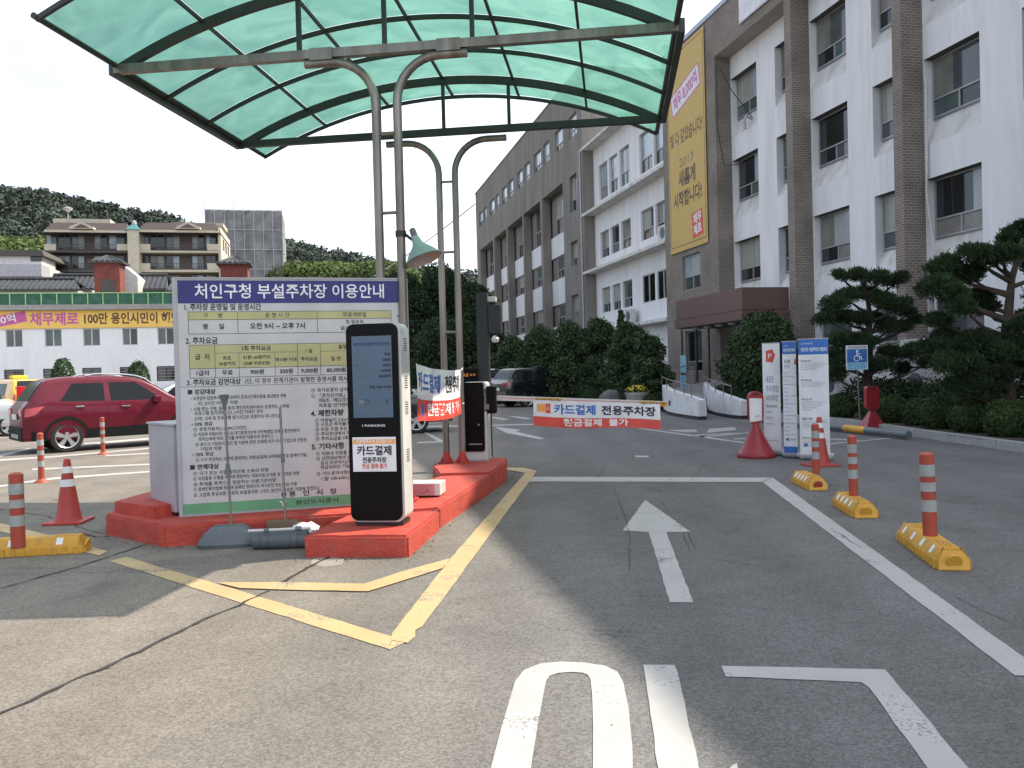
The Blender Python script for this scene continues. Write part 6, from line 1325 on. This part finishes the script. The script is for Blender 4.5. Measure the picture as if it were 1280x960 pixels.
def car(label, cat, loc, rz, L=4.25, W=1.77, H=1.66, top=None, belt=None, zb=.28, wx=(.83, 3.38), wr=.335, paint='car_red', clad=True, wins=(), ws=None, rw=None, tails=None, name='parked_car', rack=True, plate='plate_white', group=None, doors=(), handles=(), rear_lamp=None, spoke=5):
    t = thing(name, label, cat, loc, rz, group); ft = smooth_profile(top); fb = smooth_profile(belt)
    def hw(x):
        e = min(x, L-x); return W/2*(1-.13*max(0, 1-e/.42)**2.2-.02*(abs(x-L/2)/(L/2))**2)
    def sy(x, z):
        b_ = min(fb(x), ft(x)); w_ = hw(x)
        if z <= b_:
            u = (z-zb)/max(b_-zb, .01); return w_*(1-.05*(1-u)**2.2-.025*max(0, u-.75)/.25)
        return w_*.975-(z-b_)*.36
    def section(x):
        zt_ = ft(x); b_ = min(fb(x), zt_-.012); pts = []
        for u in (0, .06, .15, .3, .45, .6, .75, .88, 1): z = zb+(b_-zb)*u; pts.append((sy(x, z)*(.96 if u == 0 else 1), z))
        hh = zt_-b_; r = min(.11, hh*.5); zr = zt_-r-.012
        for u in (.25, .5, .75, 1): z = b_+(zr-b_)*u; pts.append((sy(x, z), z))
        w_ = sy(x, zr)
        for a in (22, 45, 68, 90): a = math.radians(a); pts.append((w_-r*1.1*(1-math.cos(a)), zr+r*math.sin(a)))
        w2 = pts[-1][0]
        for u in (.75, .5, .25, 0): pts.append((w2*u, zt_-.012+.012*(1-u*u)))
        return pts
    xs = [0, .02, .05, .09, .14, .2]+[.2+(L-.4)*i/58 for i in range(1, 58)]+[L-.2, L-.14, L-.09, L-.05, L-.02, L]
    S_ = [section(x) for x in xs]; n = len(S_[0]); V = []; F_ = []
    for x, s_ in zip(xs, S_):
        row = [(x-L/2, -y, z) for y, z in s_]+[(x-L/2, y, z) for y, z in s_[-2::-1]]; V += row
    m_ = 2*n-1
    for i in range(len(xs)-1):
        for j in range(m_-1): F_.append((i*m_+j, (i+1)*m_+j, (i+1)*m_+j+1, i*m_+j+1))
        F_.append((i*m_+m_-1, (i+1)*m_+m_-1, (i+1)*m_, i*m_))
    F_.append(tuple(range(m_))); F_.append(tuple(range((len(xs)-1)*m_, len(xs)*m_))[::-1])
    bo = MB().add(V, F_).build('body', paint, t, smooth=32)
    bm = bmesh.new(); bm.from_mesh(bo.data); bmesh.ops.recalc_face_normals(bm, faces=bm.faces); bm.to_mesh(bo.data); bm.free()
    # wheel wells
    for x in wx:
        cut = MB().tube([(x-L/2, -W, wr), (x-L/2, W, wr)], wr+.055, 28).build('cutter', paint); md = bo.modifiers.new('w', 'BOOLEAN'); md.operation = 'DIFFERENCE'; md.object = cut; md.solver = 'EXACT'
        dg = bpy.context.evaluated_depsgraph_get(); me = bpy.data.meshes.new_from_object(bo.evaluated_get(dg)); bo.modifiers.clear(); bo.data = me; bpy.data.objects.remove(cut)
    bo.data.polygons.foreach_set('use_smooth', [True]*len(bo.data.polygons)); bo.data.set_sharp_from_angle(angle=math.radians(32)); bo.name = 'body'
    def patch(corners, m, nm, off=.004, nx=16, nz=8, par=t, sides=(-1, 1), skip=False):
        """corners: (x0,z0)(x1,z0)(x1,z1)(x0,z1) on the flank"""
        for sd in sides:
            V = []; F_ = []; keep = {}
            for i in range(nx+1):
                for j in range(nz+1):
                    u, v = i/nx, j/nz; a = Vector(corners[0]).lerp(Vector(corners[1]), u); b_ = Vector(corners[3]).lerp(Vector(corners[2]), u); p = a.lerp(b_, v); V.append((p.x-L/2, sd*(sy(p.x, p.y)+off), p.y))
            for i in range(nx):
                for j in range(nz):
                    k = i*(nz+1)+j; q_ = [k, k+nz+1, k+nz+2, k+1]
                    if skip and any(((V[z][0]+L/2-x)**2+(V[z][2]-wr)**2) < (wr+.05)**2 for z in q_ for x in wx): continue
                    F_.append(tuple(q_ if sd < 0 else q_[::-1]))
            MB().add(V, F_).build(nm, m, par, smooth=True)
    def cap_patch(x0, x1, y0f, y1f, m, nm, n_=10, off=.006):
        V = []; F_ = []
        for i in range(n_+1):
            for j in range(n_+1):
                x = x0+(x1-x0)*i/n_; z = ft(x); b_ = min(fb(x), z); w_ = hw(x)*.975-(z-b_)*.36; y = w_*((y0f+(y1f-y0f)*i/n_)*(2*j/n_-1)); e = (ft(x+.01)-ft(x-.01))/.02; l_ = math.sqrt(1+e*e); V.append((x-L/2-e/l_*off, y, z+off/l_))
        for i in range(n_):
            for j in range(n_): k = i*(n_+1)+j; F_.append((k, k+1, k+n_+2, k+n_+1))
        MB().add(V, F_).build(nm, m, t, smooth=True)
    for c in wins: patch(c, 'car_glass', 'side_window')
    if ws: cap_patch(ws[0], ws[1], .84, .90, 'car_glass', 'windscreen')
    if rw: cap_patch(rw[0], rw[1], .92, .84, 'car_glass', 'rear_window')
    for x0, x1, z0, z1 in doors:
        patch([(x0-.004, z0), (x0+.004, z0), (x1+.004, z1), (x1-.004, z1)], 'car_seam', 'door_seam', .002, 1, 10)
    for x, z in handles:
        for sd in (-1, 1): MB().bbox(x-L/2-.09, x-L/2+.09, min(sd*(sy(x, z)), sd*(sy(x, z)+.03)), max(sd*(sy(x, z)), sd*(sy(x, z)+.03)), z-.015, z+.015, .008).build('door_handle', 'chrome', t)
    if clad:
        patch([(.15, zb), (L-.15, zb), (L-.15, zb+.26), (.15, zb+.20)], 'cladding', 'lower_cladding', .006, 60, 3, skip=True)
        bp_ = MB(); 
        for x in wx:
            for sd in (-1, 1):
                V = []; F_ = []; N = 20
                for i in range(N+1):
                    a = math.radians(-12+204*i/N); 
                    for rr_ in (wr+.05, wr+.115):
                        px_, pz = x+rr_*math.cos(a), wr+rr_*math.sin(a); pz = max(pz, zb); V.append((px_-L/2, sd*(sy(px_, pz)+.010), pz))
                for i in range(N): F_.append((2*i, 2*i+2, 2*i+3, 2*i+1) if sd > 0 else (2*i+1, 2*i+3, 2*i+2, 2*i))
                bp_.add(V, F_)
        stuff(bp_.build('arch_cladding', 'cladding', t))
    # rear bumper and trim
    def endbox(x, z0, z1, yf, m, nm, dp=.02, x_=None):
        yw = hw(max(x, .02))*yf; s_ = -1 if x < L/2 else 1; V = []; MB().bbox(x-L/2-dp, x-L/2+dp, -yw, yw, z0, z1, .012).build(nm, m, t)
    if clad: endbox(.0, zb, zb+.30, .95, 'cladding', 'rear_bumper', .03); endbox(.0, zb+.05, zb+.14, .5, 'galv', 'bumper_insert', .038); endbox(L, zb, zb+.28, .9, 'cladding', 'front_bumper', .03)
    MB().box(-L/2-.034, -L/2-.026, -.26, .26, zb+.46, zb+.58).build('number_plate', plate, t)
    if tails:
        patch(tails, 'tail_red', 'tail_lamp', .012, 8, 6)
        z0, z1 = tails[0][1], tails[3][1]
        for sd in (-1, 1): a, b_ = sorted((sd*hw(.02)*.62, sd*hw(.02)*.97)); MB().bbox(-L/2-.02, -L/2+.03, a, b_, z0+.02, z1, .012).build('tail_lamp', 'tail_red', t)
    for sd in (-1, 1):
        y = hw(L-.1)*.78*sd; MB().bbox(L/2-.10, L/2+.012, min(y-.16, y+.16), max(y-.16, y+.16), .66, .80, .02).build('headlight', 'chrome', t)
    if rack:
        for sd in (-1, 1):
            pts = [];
            for i in range(9): x = L*.30+L*.34*i/8; pts.append((x-L/2, sd*(sy(x, ft(x)-.1)-.09), ft(x)+(.035 if 0 < i < 8 else -.01)))
            MB().tube(pts, .018, 8).build('roof_rail', 'chrome', t, smooth=True)
    mx_ = (ws[0] if ws else L*.6)-.12 if ws else L*.6
    for sd in (-1, 1):
        xm = min(ws) if ws else L*.6; xm += .18; y = sd*(sy(xm, fb(xm)+.05)+.10); MB().bbox(xm-L/2-.07, xm-L/2+.08, min(y-.09, y+.09), max(y-.09, y+.09), fb(xm)+.0, fb(xm)+.16, .03).build('wing_mirror', paint, t)
    # wheels
    for x in wx:
        for sd in (-1, 1):
            yo = sd*(hw(x)-.015); yi = sd*(hw(x)-.23); c = (x-L/2, wr); rings = [(yi, wr*.93), (yi, wr*.98), (yi+sd*.04, wr), (yo-sd*.03, wr), (yo, wr*.95), (yo, wr*.72)]
            V = []; N = 32
            for y, r in rings:
                for k in range(N): a = 2*math.pi*k/N; V.append((c[0]+r*math.cos(a), y, c[1]+r*math.sin(a)))
            F_ = [(i*N+k, i*N+(k+1) % N, (i+1)*N+(k+1) % N, (i+1)*N+k) for i in range(len(rings)-1) for k in range(N)]; F_.append(tuple(range(N)))
            wo = MB().add(V, F_).build('wheel', 'tyre', t, smooth=40)
            V = []; 
            rim = MB(); rs_ = [(yo, wr*.72), (yo-sd*.015, wr*.66), (yo-sd*.07, wr*.64)]
            for y, r in rs_:
                for k in range(N): a = 2*math.pi*k/N; V.append((c[0]+r*math.cos(a), y, c[1]+r*math.sin(a)))
            rim.add(V, [(i*N+k, i*N+(k+1) % N, (i+1)*N+(k+1) % N, (i+1)*N+k) for i in range(2) for k in range(N)])
            for k in range(spoke):
                a = 2*math.pi*k/spoke+.3; ca, sa = math.cos(a), math.sin(a); y = yo-sd*.012; V = []
                for r, w_ in ((.04, .032), (wr*.40, .040), (wr*.66, .062)):
                    for e in (-1, 1): V.append((c[0]+r*ca-e*w_*sa, y-sd*(.0 if r > .1 else -.0), c[1]+r*sa+e*w_*ca))
                for r, w_ in ((.04, .032), (wr*.40, .040), (wr*.66, .062)):
                    for e in (-1, 1): V.append((c[0]+r*ca-e*w_*sa, y-sd*.03, c[1]+r*sa+e*w_*ca))
                rim.add(V, [(0, 2, 3, 1), (2, 4, 5, 3), (0, 6, 8, 2), (2, 8, 10, 4), (1, 3, 9, 7), (3, 5, 11, 9)])
            rim.tube([(c[0], yo-sd*.035, c[1]), (c[0], yo-sd*.004, c[1])], .055, 14); rim.build('rim', 'alloy', wo)
            MB().tube([(c[0], yo-sd*.08, c[1]), (c[0], yo-sd*.075, c[1])], wr*.66, 24).build('hub_shadow', 'cladding', wo)
    return t
TOPR = [(0, .98), (.05, 1.05), (.12, 1.13), (.30, 1.40), (.45, 1.575), (.62, 1.625), (1.4, 1.665), (2.15, 1.64), (2.5, 1.56), (3.05, 1.22), (3.25, 1.10), (3.7, 1.04), (4.02, .93), (4.18, .80), (4.25, .62)]
BELR = [(0, .98), (.4, 1.09), (1.0, 1.06), (2.0, 1.03), (3.1, 1.0), (3.6, .97), (4.25, .62)]
red = dict(L=4.25, W=1.77, top=TOPR, belt=BELR, wins=([(.72, 1.12), (1.62, 1.10), (1.62, 1.50), (.98, 1.50)], [(1.74, 1.095), (2.86, 1.09), (2.30, 1.50), (1.74, 1.505)]), ws=(3.0, 2.52), rw=(.13, .44), tails=[(.03, .80), (.20, .82), (.42, 1.03), (.06, .98)], doors=((1.66, 1.66, .42, 1.1), (2.75, 2.80, .42, 1.05), (.98, .80, .75, 1.1)), handles=((1.10, .99), (2.05, .96)))
q = G(85, 565.5); hd = math.radians(40)
# rear right wheel stands at q
c_, s_ = math.cos(hd), math.sin(hd); off = Vector((.83-4.25/2, -.87, 0)); off = Vector((off.x*c_-off.y*s_, off.x*s_+off.y*c_, 0))
car('dark red compact SUV parked behind the slim orange posts', 'car', (q.x-off.x, q.y-off.y, 0), hd, **red)
BLK = dict(L=4.75, W=1.85, wx=(1.0, 3.75), wr=.36, paint='car_black', top=[(0, 1.02), (.05, 1.08), (.15, 1.2), (.45, 1.62), (.65, 1.68), (1.8, 1.70), (2.7, 1.66), (3.3, 1.30), (3.55, 1.14), (4.2, 1.06), (4.55, .95), (4.75, .7)], belt=[(0, 1.02), (.5, 1.10), (2.5, 1.06), (3.5, 1.04), (4.2, 1.0), (4.75, .7)], wins=([(.75, 1.15), (1.6, 1.13), (1.6, 1.55), (.9, 1.55)], [(1.68, 1.13), (2.6, 1.12), (2.6, 1.55), (1.68, 1.55)], [(2.68, 1.12), (3.25, 1.10), (2.85, 1.52), (2.68, 1.55)]), ws=(3.4, 2.75), rw=(.16, .46), tails=[(.03, .95), (.16, .95), (.18, 1.12), (.06, 1.08)], doors=(), handles=((1.3, 1.0), (2.4, .98)))
q = G(660, 508); car('black SUV parked in front of the dark trees beyond the barrier', 'car', (q.x+.8, 36.6, -.02), math.radians(28), **{**BLK})
p = AY(614, 480, 43); car('white boxy SUV behind the black SUV', 'car', (p.x+.3, 43, 0), math.radians(80), **{**BLK, 'paint': 'car_white', 'H': 1.75})
SED = dict(L=4.6, W=1.8, wx=(.9, 3.65), wr=.32, top=[(0, .88), (.08, .98), (.5, 1.04), (.9, 1.12), (1.35, 1.38), (1.7, 1.44), (2.4, 1.45), (2.8, 1.38), (3.35, 1.08), (3.6, .98), (4.2, .88), (4.5, .74), (4.6, .55)], belt=[(0, .86), (.9, .98), (2.5, .96), (3.4, .94), (4.2, .84), (4.6, .55)], clad=False, rack=False, wins=([(1.25, 1.0), (2.2, .99), (2.2, 1.34), (1.55, 1.34)], [(2.28, .99), (3.1, .97), (2.72, 1.30), (2.28, 1.35)]), ws=(3.32, 2.84), rw=(.95, 1.34), tails=[(.03, .66), (.20, .68), (.22, .82), (.05, .82)], doors=((2.24, 2.24, .4, 1.0),), handles=((1.4, .86), (2.45, .85)))
q = AY(572, 483, 40); car('silver sedan glimpsed behind the barrier cabinet', 'car', (q.x+.2, 40, 0), math.radians(195), paint='car_silver', **SED)
q = AY(482, 530, 21.0); car('dark sedan hidden behind the notice board and kiosk', 'car', (q.x-.75, 21.6, 0), math.radians(14), paint='car_black', **SED)
q = AY(208, 490, 27); car('white sedan behind the red car, only its roof showing', 'car', (q.x+.4, 28, 0), math.radians(195), paint='car_white', **SED)
YEL = dict(red); q = AY(14, 480, 27); tx = car('bright yellow taxi van with a roof rack at the left edge', 'taxi', (q.x-1.2, 29.2, 0), math.radians(140), **{**BLK, 'paint': 'car_yellow', 'clad': False, 'tails': [(.03, .95), (.14, .95), (.16, 1.45), (.22, 1.45)]})
MB().bbox(-.5, -.2, -.25, .25, 1.70, 1.83, .03).build('roof_sign', 'petal', tx)
q = AY(-8, 510, 24); car('white car cut off at the left edge in front of the taxi', 'car', (q.x-1.2, 24.5, 0), math.radians(20), paint='car_white', **SED)
